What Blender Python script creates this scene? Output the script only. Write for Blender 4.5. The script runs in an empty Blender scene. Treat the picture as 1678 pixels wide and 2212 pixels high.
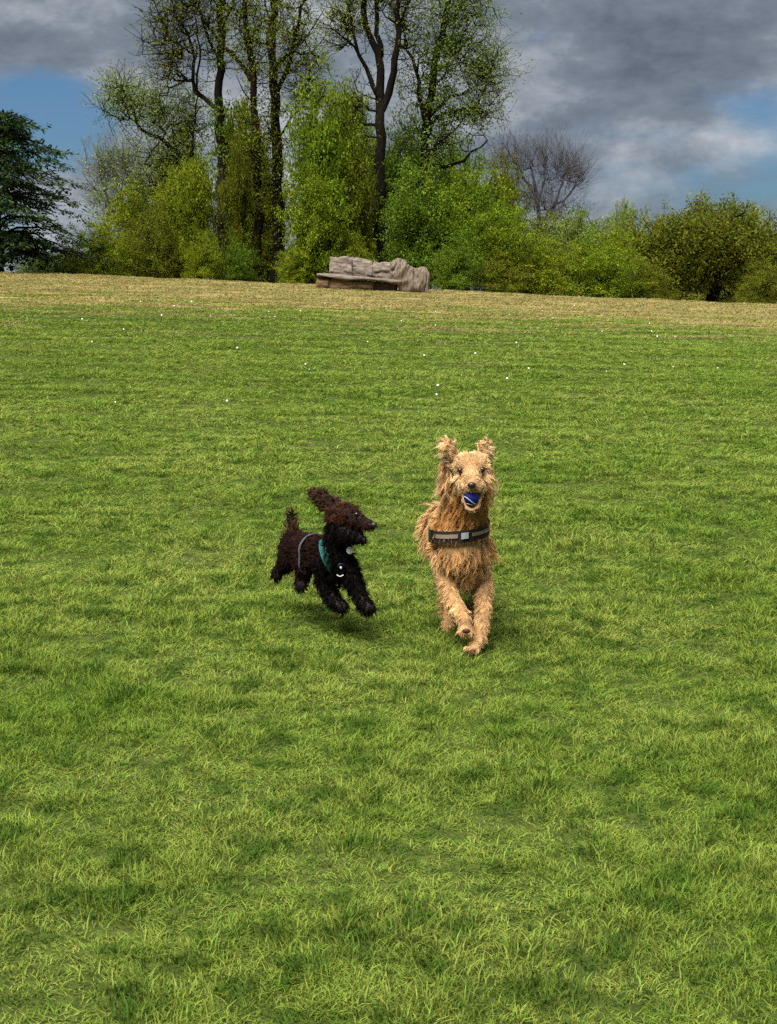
import bpy, bmesh, math, random
import numpy as np
from mathutils import Vector, Matrix, noise as mnoise
from mathutils.bvhtree import BVHTree
from mathutils.kdtree import KDTree

random.seed(7)
RNG = np.random.default_rng(11)
R = math.radians
scene = bpy.context.scene
COL = scene.collection

# ------------------------------------------------------------------ camera
CAM_H, PITCH, FPX = 1.6, R(8.5), 1480.0
cam_d = bpy.data.cameras.new('camera')
cam = bpy.data.objects.new('camera', cam_d)
COL.objects.link(cam)
cam.location = (0, 0, CAM_H)
cam.rotation_euler = (R(90) - PITCH, 0, 0)
cam_d.sensor_fit = 'VERTICAL'
cam_d.sensor_height = 24.0
cam_d.lens = 24.0 * FPX / 1024.0
cam_d.clip_start, cam_d.clip_end = 0.05, 3000
scene.camera = cam

# ------------------------------------------------------------------ light, sky, exposure
SUN_EL, SUN_AZ = R(64), R(208)      # azimuth clockwise from +Y (behind the camera, a little left)
scene.view_settings.view_transform = 'Standard'
scene.view_settings.look = 'None'
scene.view_settings.exposure = 1.3
scene.view_settings.gamma = 1.0
scene.view_settings.use_curve_mapping = False

sun_d = bpy.data.lights.new('sun', 'SUN')
sun_d.energy = 4.2
sun_d.angle = R(40)
sun_d.color = (1.0, 0.97, 0.91)
sun = bpy.data.objects.new('sun', sun_d)
COL.objects.link(sun)
sdir = Vector((math.sin(SUN_AZ) * math.cos(SUN_EL), math.cos(SUN_AZ) * math.cos(SUN_EL), math.sin(SUN_EL)))
sun.rotation_euler = (-sdir).to_track_quat('-Z', 'Y').to_euler()
sun.location = (0, 0, 30)

world = bpy.data.worlds.new('World')
scene.world = world
world.use_nodes = True


class NT:
    """small node-tree helper"""
    def __init__(self, tree):
        self.t = tree

    def n(self, typ, **kw):
        nd = self.t.nodes.new(typ)
        for k, v in kw.items():
            if k == 'inp':
                for kk, vv in v.items():
                    nd.inputs[kk].default_value = vv
            else:
                setattr(nd, k, v)
        return nd

    def l(self, a, b):
        self.t.links.new(a, b)

    def ramp(self, fac, stops, interp='LINEAR'):
        nd = self.n('ShaderNodeValToRGB')
        nd.color_ramp.interpolation = interp
        els = nd.color_ramp.elements
        while len(els) < len(stops):
            els.new(0.5)
        for e, (p, c) in zip(els, stops):
            e.position = p
            e.color = (c, c, c, 1) if isinstance(c, (int, float)) else (*c, 1)
        self.l(fac, nd.inputs[0])
        return nd.outputs[0]

    def noise(self, vec, scale, detail=4, rough=0.55, dist=0.0, dim='3D', w=0.0):
        nd = self.n('ShaderNodeTexNoise', noise_dimensions=dim)
        nd.inputs['Scale'].default_value = scale
        nd.inputs['Detail'].default_value = detail
        nd.inputs['Roughness'].default_value = rough
        nd.inputs['Distortion'].default_value = dist
        if dim == '4D':
            nd.inputs['W'].default_value = w
        if vec is not None:
            self.l(vec, nd.inputs['Vector'])
        return nd.outputs['Fac']

    def mix(self, fac, a, b, mode='MIX'):
        nd = self.n('ShaderNodeMix', data_type='RGBA', blend_type=mode)
        for s, v in ((0, fac), (6, a), (7, b)):
            if hasattr(v, 'links') or hasattr(v, 'is_linked'):
                self.l(v, nd.inputs[s])
            elif s == 0:
                nd.inputs[0].default_value = v
            else:
                nd.inputs[s].default_value = (*v, 1)
        return nd.outputs[2]

    def math(self, op, a, b=0.0, c=None):
        nd = self.n('ShaderNodeMath', operation=op)
        for i, v in enumerate((a, b) if c is None else (a, b, c)):
            if hasattr(v, 'is_linked'):
                self.l(v, nd.inputs[i])
            else:
                nd.inputs[i].default_value = v
        return nd.outputs[0]

    def mapping(self, vec, scale=(1, 1, 1), loc=(0, 0, 0)):
        nd = self.n('ShaderNodeMapping')
        nd.inputs['Scale'].default_value = scale
        nd.inputs['Location'].default_value = loc
        self.l(vec, nd.inputs['Vector'])
        return nd.outputs[0]


def build_world():
    w = NT(world.node_tree)
    world.node_tree.nodes.clear()
    out = w.n('ShaderNodeOutputWorld')
    bg = w.n('ShaderNodeBackground')
    w.l(bg.outputs[0], out.inputs[0])
    sky = w.n('ShaderNodeTexSky', sky_type='NISHITA')
    sky.sun_disc = False
    sky.sun_elevation = SUN_EL
    sky.sun_rotation = SUN_AZ
    sky.dust_density = 1.2
    sky.ozone_density = 2.0
    tc = w.n('ShaderNodeTexCoord').outputs['Generated']
    # cloud cover: stretched fractal noise over the direction of view
    m1 = w.mapping(tc, (1, 1, 2.9), SKY_OFF)
    n1 = w.noise(m1, 4.6, 9, 0.58, 0.2)
    def bump(az, el, rad):
        d = w.n('ShaderNodeVectorMath', operation='DISTANCE')
        w.l(w.mapping(tc, (1, 1, 2.0)), d.inputs[0])
        a, b = R(az), R(el)
        d.inputs[1].default_value = (math.sin(a) * math.cos(b), math.cos(a) * math.cos(b), 2.0 * math.sin(b))
        r = w.n('ShaderNodeMapRange', interpolation_type='SMOOTHSTEP')
        r.inputs['From Min'].default_value = rad; r.inputs['From Max'].default_value = 0.0
        w.l(d.outputs['Value'], r.inputs['Value'])
        return r.outputs[0]
    # individual clouds and rifts: (azimuth, elevation, size, weight)
    for az, el, rad, wt in ((-14.0, 5.6, 0.17, -0.155), (10, 10.0, 0.22, 0.13), (12, 2.6, 0.10, -0.05), (-14, 10.5, 0.14, 0.15), (13.6, 7.6, 0.08, -0.10), (-2, 5, 0.2, 0.05)):
        n1 = w.math('ADD', n1, w.math('MULTIPLY', bump(az, el, rad), wt))
    cover = w.ramp(n1, [(0.33, 0.0), (0.50, 1.0)], 'EASE')
    # cloud brightness: billows
    m2 = w.mapping(tc, (1, 1, 2.0), (3.1, 1.7, 0.4))
    n2 = w.noise(m2, 9.0, 10, 0.63, 0.1)
    for az, el, rad, wt in ((9, 9.6, 0.20, -0.12), (12, 5.2, 0.11, 0.035), (13, 3.3, 0.08, -0.08), (-12, 9.5, 0.16, -0.08), (0, 4, 0.12, 0.06), (10, 1.4, 0.10, 0.07)):
        n2 = w.math('ADD', n2, w.math('MULTIPLY', bump(az, el, rad), wt))
    bright = w.ramp(n2, [(0.28, (0.050, 0.062, 0.080)), (0.44, (0.085, 0.101, 0.124)), (0.56, (0.155, 0.168, 0.188)), (0.72, (0.27, 0.28, 0.295))])
    skyc = w.n('ShaderNodeVectorMath', operation='MULTIPLY')
    w.l(sky.outputs[0], skyc.inputs[0])
    skyc.inputs[1].default_value = (0.0165, 0.0245, 0.033)
    col = w.mix(cover, skyc.outputs[0], bright)
    w.l(col, bg.inputs[0])
    bg.inputs[1].default_value = 1.0


SKY_OFF = (2.7, 1.9, 0.55)
build_world()
cy = scene.cycles
cy.max_bounces = 4
cy.diffuse_bounces = 3
cy.glossy_bounces = 2
cy.transmission_bounces = 4
cy.transparent_max_bounces = 4
cy.use_denoising = False
cy.use_adaptive_sampling = True
cy.adaptive_threshold = 0.03


# ------------------------------------------------------------------ helpers
def at(dx, dy, Y):
    """a point of the place at distance Y in front of the camera's stand point (design coordinates 1678 x 2212)"""
    u = (dx / 2.1596 - 388.5) / FPX
    v = (512 - dy / 2.1602) / FPX
    d = Vector((u, math.cos(PITCH) + v * math.sin(PITCH), -math.sin(PITCH) + v * math.cos(PITCH)))
    t = Y / d.y
    return Vector((d.x * t, Y, CAM_H + d.z * t))


def sstep(a, b, x):
    t = np.clip((x - a) / (b - a), 0, 1)
    return t * t * (3 - 2 * t)


_wv = [(RNG.uniform(0.5, 4.0), RNG.uniform(0, 6.28), RNG.uniform(0, 6.28)) for _ in range(14)]


def gz(x, y):
    """height of the ground"""
    x = np.asarray(x, float); y = np.asarray(y, float)
    base = np.where(y < 56, 0.03 * y, 1.68 - 0.9 * sstep(56, 95, y))
    cross = -0.045 * 30 * np.tanh(x / 30) * sstep(6, 45, y)
    b = np.zeros_like(x + y)
    for k, a, p in _wv:
        b = b + np.sin(k * (x * math.cos(a) + 1.5 * y * math.sin(a)) + p) / (0.8 + k)
    amp = 0.014 + 0.010 * sstep(8, 40, y)
    return base + cross + b * amp * 0.5


def gzf(x, y):
    return float(gz(x, y))


def mesh_np(name, verts, faces, col=None, smooth=True, mats=(), attrs=None):
    """faces: list of (M,k) int arrays"""
    me = bpy.data.meshes.new(name)
    verts = np.ascontiguousarray(verts, dtype=np.float32)
    if not isinstance(faces, (list, tuple)):
        faces = [faces]
    faces = [np.asarray(f, np.int32) for f in faces if len(f)]
    me.vertices.add(len(verts))
    me.vertices.foreach_set('co', verts.ravel())
    li = np.concatenate([f.ravel() for f in faces])
    tot = np.concatenate([np.full(len(f), f.shape[1], np.int32) for f in faces])
    st = np.concatenate([[0], np.cumsum(tot)[:-1]]).astype(np.int32)
    me.loops.add(len(li))
    me.loops.foreach_set('vertex_index', li)
    me.polygons.add(len(tot))
    me.polygons.foreach_set('loop_start', st)
    me.polygons.foreach_set('loop_total', tot)
    me.polygons.foreach_set('use_smooth', np.full(len(tot), smooth, bool))
    if col is not None:
        a = me.color_attributes.new('col', 'FLOAT_COLOR', 'POINT')
        c = np.ones((len(verts), 4), np.float32)
        c[:, :3] = col
        a.data.foreach_set('color', c.ravel())
    me.update(calc_edges=True)
    me.validate()
    for m in mats:
        me.materials.append(m)
    return me


def link(name, me, parent=None, loc=None):
    o = bpy.data.objects.new(name, me)
    COL.objects.link(o)
    if parent is not None:
        o.parent = parent
    if loc is not None:
        o.location = loc
    return o


def tag(o, label, cat, group=None, kind=None):
    if label: o['label'] = label
    if cat: o['category'] = cat
    if group: o['group'] = group
    if kind: o['kind'] = kind
    return o


def thing(name, label, cat, loc, group=None):
    o = bpy.data.objects.new(name, None)
    COL.objects.link(o)
    o.location = loc
    o.empty_display_size = 0.2
    return tag(o, label, cat, group)


def new_mat(name):
    m = bpy.data.materials.new(name)
    m.use_nodes = True
    t = NT(m.node_tree)
    m.node_tree.nodes.clear()
    t.out = t.n('ShaderNodeOutputMaterial')
    return m, t


def leafy_mat(name, c1, c2, transl=0.35, scale=0.5, rough=0.7, attr=True, spec=0.1):
    """two-sided leaf / blade / hair: principled mixed with translucent, colour varied over the place"""
    m, t = new_mat(name)
    pos = t.n('ShaderNodeNewGeometry').outputs['Position']
    f = t.ramp(t.noise(pos, scale, 3), [(0.35, 0.0), (0.65, 1.0)])
    c = t.mix(f, c1, c2)
    if attr:
        a = t.n('ShaderNodeAttribute', attribute_name='col').outputs['Color']
        c = t.mix(1.0, c, a, 'MULTIPLY')
    p = t.n('ShaderNodeBsdfPrincipled')
    p.inputs['Roughness'].default_value = rough
    p.inputs['Specular IOR Level'].default_value = spec
    t.l(c, p.inputs['Base Color'])
    tr = t.n('ShaderNodeBsdfTranslucent')
    t.l(c, tr.inputs['Color'])
    mx = t.n('ShaderNodeMixShader')
    mx.inputs[0].default_value = transl
    t.l(p.outputs[0], mx.inputs[1]); t.l(tr.outputs[0], mx.inputs[2])
    t.l(mx.outputs[0], t.out.inputs[0])
    return m


def noisy_mat(name, c1, c2, scale=8, stretch=(1, 1, 1), rough=0.85, bump=0.3, bdist=0.02, spec=0.3, coords='Object', c3=None):
    m, t = new_mat(name)
    tc = t.n('ShaderNodeTexCoord').outputs[coords]
    v = t.mapping(tc, stretch)
    nf = t.noise(v, scale, 6, 0.6, 0.3)
    c = t.mix(t.ramp(nf, [(0.3, 0.0), (0.7, 1.0)]), c1, c2)
    if c3 is not None:
        nf2 = t.noise(v, scale * 0.35, 3, 0.6, 0.2)
        c = t.mix(t.ramp(nf2, [(0.45, 0.0), (0.7, 1.0)]), c, c3)
    p = t.n('ShaderNodeBsdfPrincipled')
    p.inputs['Roughness'].default_value = rough
    p.inputs['Specular IOR Level'].default_value = spec
    t.l(c, p.inputs['Base Color'])
    if bump:
        b = t.n('ShaderNodeBump')
        b.inputs['Strength'].default_value = bump
        b.inputs['Distance'].default_value = bdist
        t.l(nf, b.inputs['Height'])
        t.l(b.outputs[0], p.inputs['Normal'])
    t.l(p.outputs[0], t.out.inputs[0])
    return m


# ------------------------------------------------------------------ ground
def build_ground():
    ys = np.concatenate([np.linspace(-40, 0, 12), np.arange(0.25, 14, 0.16), np.arange(14, 58, 0.5), np.linspace(58, 110, 40), np.linspace(120, 900, 24)])
    xs = np.concatenate([np.linspace(-600, -50, 14), np.arange(-45, -9, 1.0), np.arange(-9, 9, 0.2), np.arange(9, 46, 1.0), np.linspace(50, 600, 14)])
    X, Y = np.meshgrid(xs, ys)
    Z = gz(X, Y)
    v = np.stack([X, Y, Z], -1).reshape(-1, 3)
    nx, ny = len(xs), len(ys)
    i = np.arange((ny - 1) * nx).reshape(ny - 1, nx)[:, :-1].ravel()
    f = np.stack([i, i + 1, i + 1 + nx, i + nx], 1)
    m, t = new_mat('ground_turf')
    pos = t.n('ShaderNodeNewGeometry').outputs['Position']
    sep = t.n('ShaderNodeSeparateXYZ'); t.l(pos, sep.inputs[0])
    nA = t.noise(pos, 1.3, 5, 0.6)
    nB = t.noise(pos, 22, 4, 0.65)
    green = t.mix(t.ramp(nB, [(0.35, 0.0), (0.65, 1.0)]), (0.022, 0.034, 0.006), (0.06, 0.08, 0.014))
    green = t.mix(t.ramp(nA, [(0.5, 0.0), (0.75, 0.6)]), green, (0.07, 0.075, 0.02))
    dry = t.mix(t.ramp(t.noise(t.mapping(pos, (0.5, 1.4, 1)), 1.1, 5, 0.6), [(0.35, 0.0), (0.65, 1.0)]), (0.19, 0.145, 0.045), (0.28, 0.22, 0.08))
    # dry mown strip along the crest of the field: begins about 33 m away, ragged edge
    edge = t.math('ADD', sep.outputs['Y'], t.math('MULTIPLY', t.math('SUBTRACT', t.noise(t.mapping(pos, (0.6, 1, 1)), 0.35, 5, 0.65), 0.5), 16.0))
    fac = t.n('ShaderNodeMapRange', interpolation_type='SMOOTHSTEP')
    fac.inputs['From Min'].default_value = 31.0; fac.inputs['From Max'].default_value = 36.5
    t.l(edge, fac.inputs['Value'])
    c = t.mix(fac.outputs[0], green, dry)
    p = t.n('ShaderNodeBsdfPrincipled'); p.inputs['Roughness'].default_value = 0.95
    p.inputs['Specular IOR Level'].default_value = 0.1
    t.l(c, p.inputs['Base Color'])
    b = t.n('ShaderNodeBump'); b.inputs['Strength'].default_value = 0.5; b.inputs['Distance'].default_value = 0.03
    t.l(nB, b.inputs['Height']); t.l(b.outputs[0], p.inputs['Normal'])
    t.l(p.outputs[0], t.out.inputs[0])
    o = link('ground', mesh_np('ground', v, f, mats=[m]))
    tag(o, 'gently rising park lawn with a dry mown strip along its crest', None, kind='structure')


build_ground()


# ------------------------------------------------------------------ grass
def grass_material(name, c_a, c_b, c_c):
    m, t = new_mat(name)
    pos = t.n('ShaderNodeNewGeometry').outputs['Position']
    f1 = t.ramp(t.noise(pos, 0.9, 4, 0.62), [(0.36, 0.0), (0.62, 1.0)])
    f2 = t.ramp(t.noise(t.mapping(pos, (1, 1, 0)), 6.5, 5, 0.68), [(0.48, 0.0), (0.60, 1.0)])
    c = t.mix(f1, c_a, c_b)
    c = t.mix(t.math('MULTIPLY', f2, 0.85), c, c_c)  # dark mottle painted in: greener clumps and the shade of tuft hollows
    a = t.n('ShaderNodeAttribute', attribute_name='col').outputs['Color']
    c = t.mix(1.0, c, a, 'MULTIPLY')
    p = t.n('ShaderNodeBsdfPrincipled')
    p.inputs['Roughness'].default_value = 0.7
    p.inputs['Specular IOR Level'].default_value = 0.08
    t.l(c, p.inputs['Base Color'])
    tr = t.n('ShaderNodeBsdfTranslucent'); t.l(c, tr.inputs['Color'])
    mx = t.n('ShaderNodeMixShader'); mx.inputs[0].default_value = 0.3
    t.l(p.outputs[0], mx.inputs[1]); t.l(tr.outputs[0], mx.inputs[2])
    t.l(mx.outputs[0], t.out.inputs[0])
    return m


def tuft_mesh(name, mat, nb, rad, h0, h1, w, lean, rng, straw=0.012):
    V, F3, F4, C = [], [], [], []
    for i in range(nb):
        a = rng.uniform(0, 6.283); r = rad * math.sqrt(rng.uniform())
        p = np.array([r * math.cos(a), r * math.sin(a), -0.006])
        h = rng.uniform(h0, h1) * (1.1 - 0.45 * (r / rad) ** 2)
        la = a + rng.normal(0, 0.9)
        ln = abs(rng.normal(lean, lean * 0.5)) * h
        d = np.array([math.cos(la), math.sin(la), 0])
        fa = rng.uniform(0, 6.283)
        s = np.array([math.cos(fa), math.sin(fa), 0]) * w * rng.uniform(0.6, 1.25) * 0.5
        m1 = p + d * ln * 0.32 + np.array([0, 0, h * 0.6])
        tp = p + d * ln * 1.1 + np.array([0, 0, h * rng.uniform(0.8, 1.0)])
        k = len(V)
        V += [p - s, p + s, m1 + s * 0.85, m1 - s * 0.85, tp]
        F4.append([k, k + 1, k + 2, k + 3]); F3.append([k + 3, k + 2, k + 4])
        if rng.uniform() < straw:
            c = np.array([1.55, 1.15, 1.3]) * rng.uniform(0.75, 1.15)
        else:
            c = np.array([rng.uniform(0.8, 1.15), rng.uniform(0.9, 1.1), rng.uniform(0.8, 1.2)]) * rng.uniform(0.75, 1.2)
        C += [c] * 5
    return mesh_np(name, np.array(V), [np.array(F4), np.array(F3)], col=np.array(C), mats=[mat])


def build_grass():
    rng = np.random.default_rng(5)
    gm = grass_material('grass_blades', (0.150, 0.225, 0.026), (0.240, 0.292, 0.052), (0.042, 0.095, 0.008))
    dm = grass_material('dry_grass_blades', (0.285, 0.235, 0.090), (0.335, 0.275, 0.105), (0.21, 0.19, 0.06))
    coll = bpy.data.collections.new('grass_tufts')
    names = []
    for i in range(10):
        if i < 7:
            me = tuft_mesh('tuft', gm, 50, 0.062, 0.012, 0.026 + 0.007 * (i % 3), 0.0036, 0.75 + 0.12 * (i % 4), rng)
        else:
            me = tuft_mesh('tuft', dm, 34, 0.07, 0.014, 0.032, 0.0042, 0.8, rng)
        o = bpy.data.objects.new('tuft_%02d' % i, me)
        coll.objects.link(o)
    P, S, I, Rr = [], [], [], []
    # candidate points: density falls as tufts grow with the distance
    def scatter(y0, y1, dens):
        n = 0
        A = 0.5 * 0.56 * (y1 * y1 - y0 * y0) + 2 * 1.6 * (y1 - y0)
        n = int(A * dens)
        y = np.sqrt(rng.uniform(y0 * y0, y1 * y1, n))
        hw = 0.28 * y + 1.6
        x = rng.uniform(-1, 1, n) * hw
        return x, y
    edges = np.concatenate([np.array([1.6, 3.0, 4.5]), 4.5 * 1.14 ** np.arange(1, 21)])
    edges = edges[edges < 57]
    edges = np.append(edges, 57.0)
    xs, ys = [], []
    for a, b in zip(edges[:-1], edges[1:]):
        s = max(1.0, 0.5 * (a + b) / 5.0)
        x, y = scatter(a, b, 820 / s ** 2)
        xs.append(x); ys.append(y)
    x = np.concatenate(xs); y = np.concatenate(ys)
    z = gz(x, y)
    n = len(x)
    s = np.maximum(1.0, y / 5.0)
    hz = np.array([mnoise.noise(Vector((xx * 2.6 / (1 + 0.02 * yy), yy * 2.6 / (1 + 0.02 * yy), 0.3))) + 1.1 * mnoise.noise(Vector((xx * 7.5 / (1 + 0.04 * yy), yy * 6.0 / (1 + 0.04 * yy), 4.3))) for xx, yy in zip(x, y)])
    hz2 = np.array([mnoise.noise(Vector((xx * 0.35, yy * 0.8, 9.3))) for xx, yy in zip(x, y)])
    edge = y + hz2 * 15 + rng.normal(0, 3.2, n)
    dry = edge > 34.0
    keep = rng.uniform(size=n) < np.clip(0.95 + hz * 0.6, 0.65, 1.0)
    sc = np.stack([s * rng.uniform(0.8, 1.2, n), s * rng.uniform(0.8, 1.2, n), np.clip(0.90 + 0.75 * hz, 0.5, 1.5) * rng.uniform(0.8, 1.25, n) * (1 + 0.018 * np.minimum(y, 40))], 1)
    idx = np.where(dry, rng.integers(7, 10, n), rng.integers(0, 7, n))
    pos = np.stack([x, y, z], 1)[keep]; sc = sc[keep]; idx = idx[keep]
    n = len(pos)
    me = bpy.data.meshes.new('grass')
    me.vertices.add(n)
    me.vertices.foreach_set('co', pos.astype(np.float32).ravel())
    a = me.attributes.new('scl', 'FLOAT_VECTOR', 'POINT'); a.data.foreach_set('vector', sc.astype(np.float32).ravel())
    a = me.attributes.new('idx', 'INT', 'POINT'); a.data.foreach_set('value', idx.astype(np.int32))
    rot = np.zeros((n, 3), np.float32); rot[:, 2] = rng.uniform(0, 6.283, n)
    a = me.attributes.new('rot', 'FLOAT_VECTOR', 'POINT'); a.data.foreach_set('vector', rot.ravel())
    o = link('grass', me)
    tag(o, 'short tufty green park grass turning dry and straw coloured along the crest', None, kind='stuff')
    ng = bpy.data.node_groups.new('grass_scatter', 'GeometryNodeTree')
    ng.interface.new_socket('Geometry', in_out='INPUT', socket_type='NodeSocketGeometry')
    ng.interface.new_socket('Geometry', in_out='OUTPUT', socket_type='NodeSocketGeometry')
    g = NT(ng)
    gi, go = g.n('NodeGroupInput'), g.n('NodeGroupOutput')
    iop = g.n('GeometryNodeInstanceOnPoints')
    ci = g.n('GeometryNodeCollectionInfo')
    ci.inputs['Collection'].default_value = coll
    ci.inputs['Separate Children'].default_value = True
    ci.inputs['Reset Children'].default_value = True
    iop.inputs['Pick Instance'].default_value = True
    def named(nm, ty):
        nd = g.n('GeometryNodeInputNamedAttribute', data_type=ty)
        nd.inputs['Name'].default_value = nm
        return nd.outputs['Attribute']
    e2r = g.n('FunctionNodeEulerToRotation')
    g.l(named('rot', 'FLOAT_VECTOR'), e2r.inputs[0])
    g.l(gi.outputs[0], iop.inputs['Points'])
    g.l(ci.outputs[0], iop.inputs['Instance'])
    g.l(named('idx', 'INT'), iop.inputs['Instance Index'])
    g.l(e2r.outputs[0], iop.inputs['Rotation'])
    g.l(named('scl', 'FLOAT_VECTOR'), iop.inputs['Scale'])
    g.l(iop.outputs[0], go.inputs[0])
    md = o.modifiers.new('scatter', 'NODES')
    md.node_group = ng
    print('grass tufts', n)


build_grass()


# ------------------------------------------------------------------ trees
BARK = noisy_mat('bark_dark', (0.005, 0.004, 0.003), (0.019, 0.015, 0.011), 6, (3, 3, 0.6), 0.95, 0.6, 0.05, 0.05)
BARK_BROWN = noisy_mat('bark_brown', (0.007, 0.005, 0.0035), (0.026, 0.018, 0.012), 6, (3, 3, 0.6), 0.95, 0.6, 0.05, 0.05)
BARK_GREY = noisy_mat('bark_grey_twigs', (0.055, 0.050, 0.054), (0.11, 0.10, 0.105), 6, (3, 3, 0.6), 0.95, 0.4, 0.03, 0.05)
L_BRIGHT = leafy_mat('leaves_bright', (0.14, 0.215, 0.010), (0.20, 0.265, 0.014), 0.5, 0.35)
L_GREEN = leafy_mat('leaves_green', (0.085, 0.155, 0.012), (0.13, 0.20, 0.014), 0.45, 0.35)
L_OLIVE = leafy_mat('leaves_olive', (0.125, 0.145, 0.011), (0.165, 0.18, 0.014), 0.5, 0.35)
L_YELLOW = leafy_mat('leaves_yellow_green', (0.165, 0.215, 0.009), (0.215, 0.255, 0.014), 0.5, 0.35)
L_PALE = leafy_mat('leaves_pale', (0.18, 0.25, 0.055), (0.23, 0.29, 0.065), 0.5, 0.35)
L_IVY = leafy_mat('leaves_ivy', (0.03, 0.07, 0.012), (0.06, 0.10, 0.012), 0.2, 0.6)
L_CONIFER = leafy_mat('needles_dark', (0.012, 0.030, 0.008), (0.036, 0.064, 0.013), 0.15, 0.7)


class Tree:
    """a branching skeleton: hand-drawn limbs plus twigs grown towards points of the crown"""
    def __init__(self, seed):
        self.rng = np.random.default_rng(seed)
        self.pos, self.par, self.minr = [], [], []
        self.tips = []

    def add(self, p, par, r=0.0):
        self.pos.append(np.asarray(p, float)); self.par.append(par); self.minr.append(r)
        return len(self.pos) - 1

    def limb(self, pts, r0, r1, start=-1, step=0.45, jit=0.05):
        """polyline of points; start = parent node or nearest node if None"""
        pts = [np.asarray(p, float) for p in pts]
        if start is None:
            P = np.array(self.pos)
            start = int(np.argmin(((P - pts[0]) ** 2).sum(1)))
        if start == -1:
            cur = self.add(pts[0], -1, r0)
            first = 1
        else:
            cur = start; first = 0
            pts = [self.pos[start]] + pts
            first = 1
        L = sum(np.linalg.norm(pts[i + 1] - pts[i]) for i in range(len(pts) - 1)) + 1e-6
        done = 0.0
        for i in range(first, len(pts)):
            a, b = pts[i - 1], pts[i]
            d = np.linalg.norm(b - a)
            k = max(1, int(d / step))
            for j in range(1, k + 1):
                t = j / k
                p = a + (b - a) * t + self.rng.normal(0, jit, 3) * (1 if j < k else 0.5)
                cur = self.add(p, cur, r0 + (r1 - r0) * (done + d * t) / L)
            done += d
        return cur

    def grow(self, targets, step=0.4, jit=0.06, up=0.15, maxd=None):
        T = np.asarray(targets, float)
        P = np.array(self.pos)
        d0 = np.array([((P - t) ** 2).sum(1).min() for t in T])
        buf = np.zeros((len(P) + len(T) * 14, 3)); n = len(P); buf[:n] = P
        for t in T[np.argsort(d0)]:
            dd = ((buf[:n] - t) ** 2).sum(1)
            # prefer nodes below the target
            dd = dd * (1 + 0.9 * (buf[:n, 2] > t[2] + 0.1))
            k = int(np.argmin(dd)); d = math.sqrt(((buf[k] - t) ** 2).sum())
            if maxd and d > maxd:
                continue
            m = min(12, max(1, int(d / step)))
            cur = k; a = buf[k].copy()
            bend = np.array([0, 0, -up * d]) + self.rng.normal(0, 0.08 * d, 3)
            for j in range(1, m + 1):
                s = j / m
                p = a + (t - a) * s + bend * math.sin(math.pi * s) + self.rng.normal(0, jit, 3) * (j < m)
                cur = self.add(p, cur)
                buf[n] = p; n += 1
                if n >= len(buf):
                    buf = np.concatenate([buf, np.zeros((4000, 3))])
            self.tips.append(cur)

    def twigs(self, per=4, L=0.6, seg=2, up=0.35, spread=0.8):
        """short shoots at every tip; their ends carry the leaves"""
        self.leafpts = []
        base = list(self.tips)
        for k in base:
            p = self.pos[k]; q = self.pos[self.par[k]]
            d = p - q; d = d / (np.linalg.norm(d) + 1e-6)
            for _ in range(per):
                v = d * 0.8 + self.rng.normal(0, spread, 3) + np.array([0, 0, up])
                v /= np.linalg.norm(v)
                l = L * self.rng.uniform(0.5, 1.3)
                cur = k
                for j in range(1, seg + 1):
                    v2 = v + self.rng.normal(0, 0.25, 3)
                    nxt = self.pos[cur] + v2 * l / seg
                    cur = self.add(nxt, cur)
                    self.leafpts.append(nxt)
            self.leafpts.append(p)

    def radii(self, tip=0.011, power=2.3):
        n = len(self.pos)
        acc = np.zeros(n); r = np.zeros(n)
        par = np.array(self.par)
        for i in range(n - 1, -1, -1):
            rr = max(tip, acc[i] ** (1 / power) if acc[i] > 0 else tip)
            if self.minr[i] > 0:
                rr = max(self.minr[i], min(rr, self.minr[i] * 1.05))
            r[i] = rr
            if par[i] >= 0:
                acc[par[i]] += rr ** power
        return r

    def wood(self, tip=0.011, power=2.3, rmin=0.0):
        r = self.radii(tip, power)
        n = len(self.pos)
        P = np.array(self.pos); par = np.array(self.par)
        ch = [[] for _ in range(n)]
        for i in range(n):
            if par[i] >= 0: ch[par[i]].append(i)
        V, F = [], []; nv = 0
        stack = [(i, -1) for i in range(n) if par[i] < 0]
        while stack:
            i, p = stack.pop()
            chain = [p, i] if p >= 0 else [i]
            first_r = r[i]
            while True:
                c = ch[chain[-1]]
                if not c: break
                c = sorted(c, key=lambda k: -r[k])
                for o in c[1:]:
                    stack.append((o, chain[-1]))
                chain.append(c[0])
            if len(chain) < 2: continue
            sides = 9 if first_r > 0.15 else (6 if first_r > 0.05 else (4 if first_r > 0.022 else 3))
            pts = P[chain]; rad = r[chain].copy()
            if p >= 0: rad[0] = min(rad[0], first_r * 1.15)
            tan = np.gradient(pts, axis=0); tan /= np.linalg.norm(tan, axis=1)[:, None] + 1e-9
            ref = np.array([0.3, 0.9, 0.2])
            u = np.cross(tan, ref); u /= np.linalg.norm(u, axis=1)[:, None] + 1e-9
            w = np.cross(tan, u)
            ang = np.arange(sides) * 2 * math.pi / sides
            ring = (u[:, None, :] * np.cos(ang)[None, :, None] + w[:, None, :] * np.sin(ang)[None, :, None])
            wob = 1 + (0.12 * np.sin(ang * 3 + pts[:, 2:3] * 2.1) if sides > 6 else 0.0)
            vv = pts[:, None, :] + ring * (rad[:, None] * wob)[..., None] if sides > 6 else pts[:, None, :] + ring * rad[:, None, None]
            m = len(chain)
            V.append(vv.reshape(-1, 3))
            a = np.arange((m - 1) * sides).reshape(m - 1, sides)
            b = np.roll(a, -1, axis=1)
            F.append(np.stack([a, b, b + sides, a + sides], -1).reshape(-1, 4) + nv)
            nv += m * sides
        return np.concatenate(V), np.concatenate(F)


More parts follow.
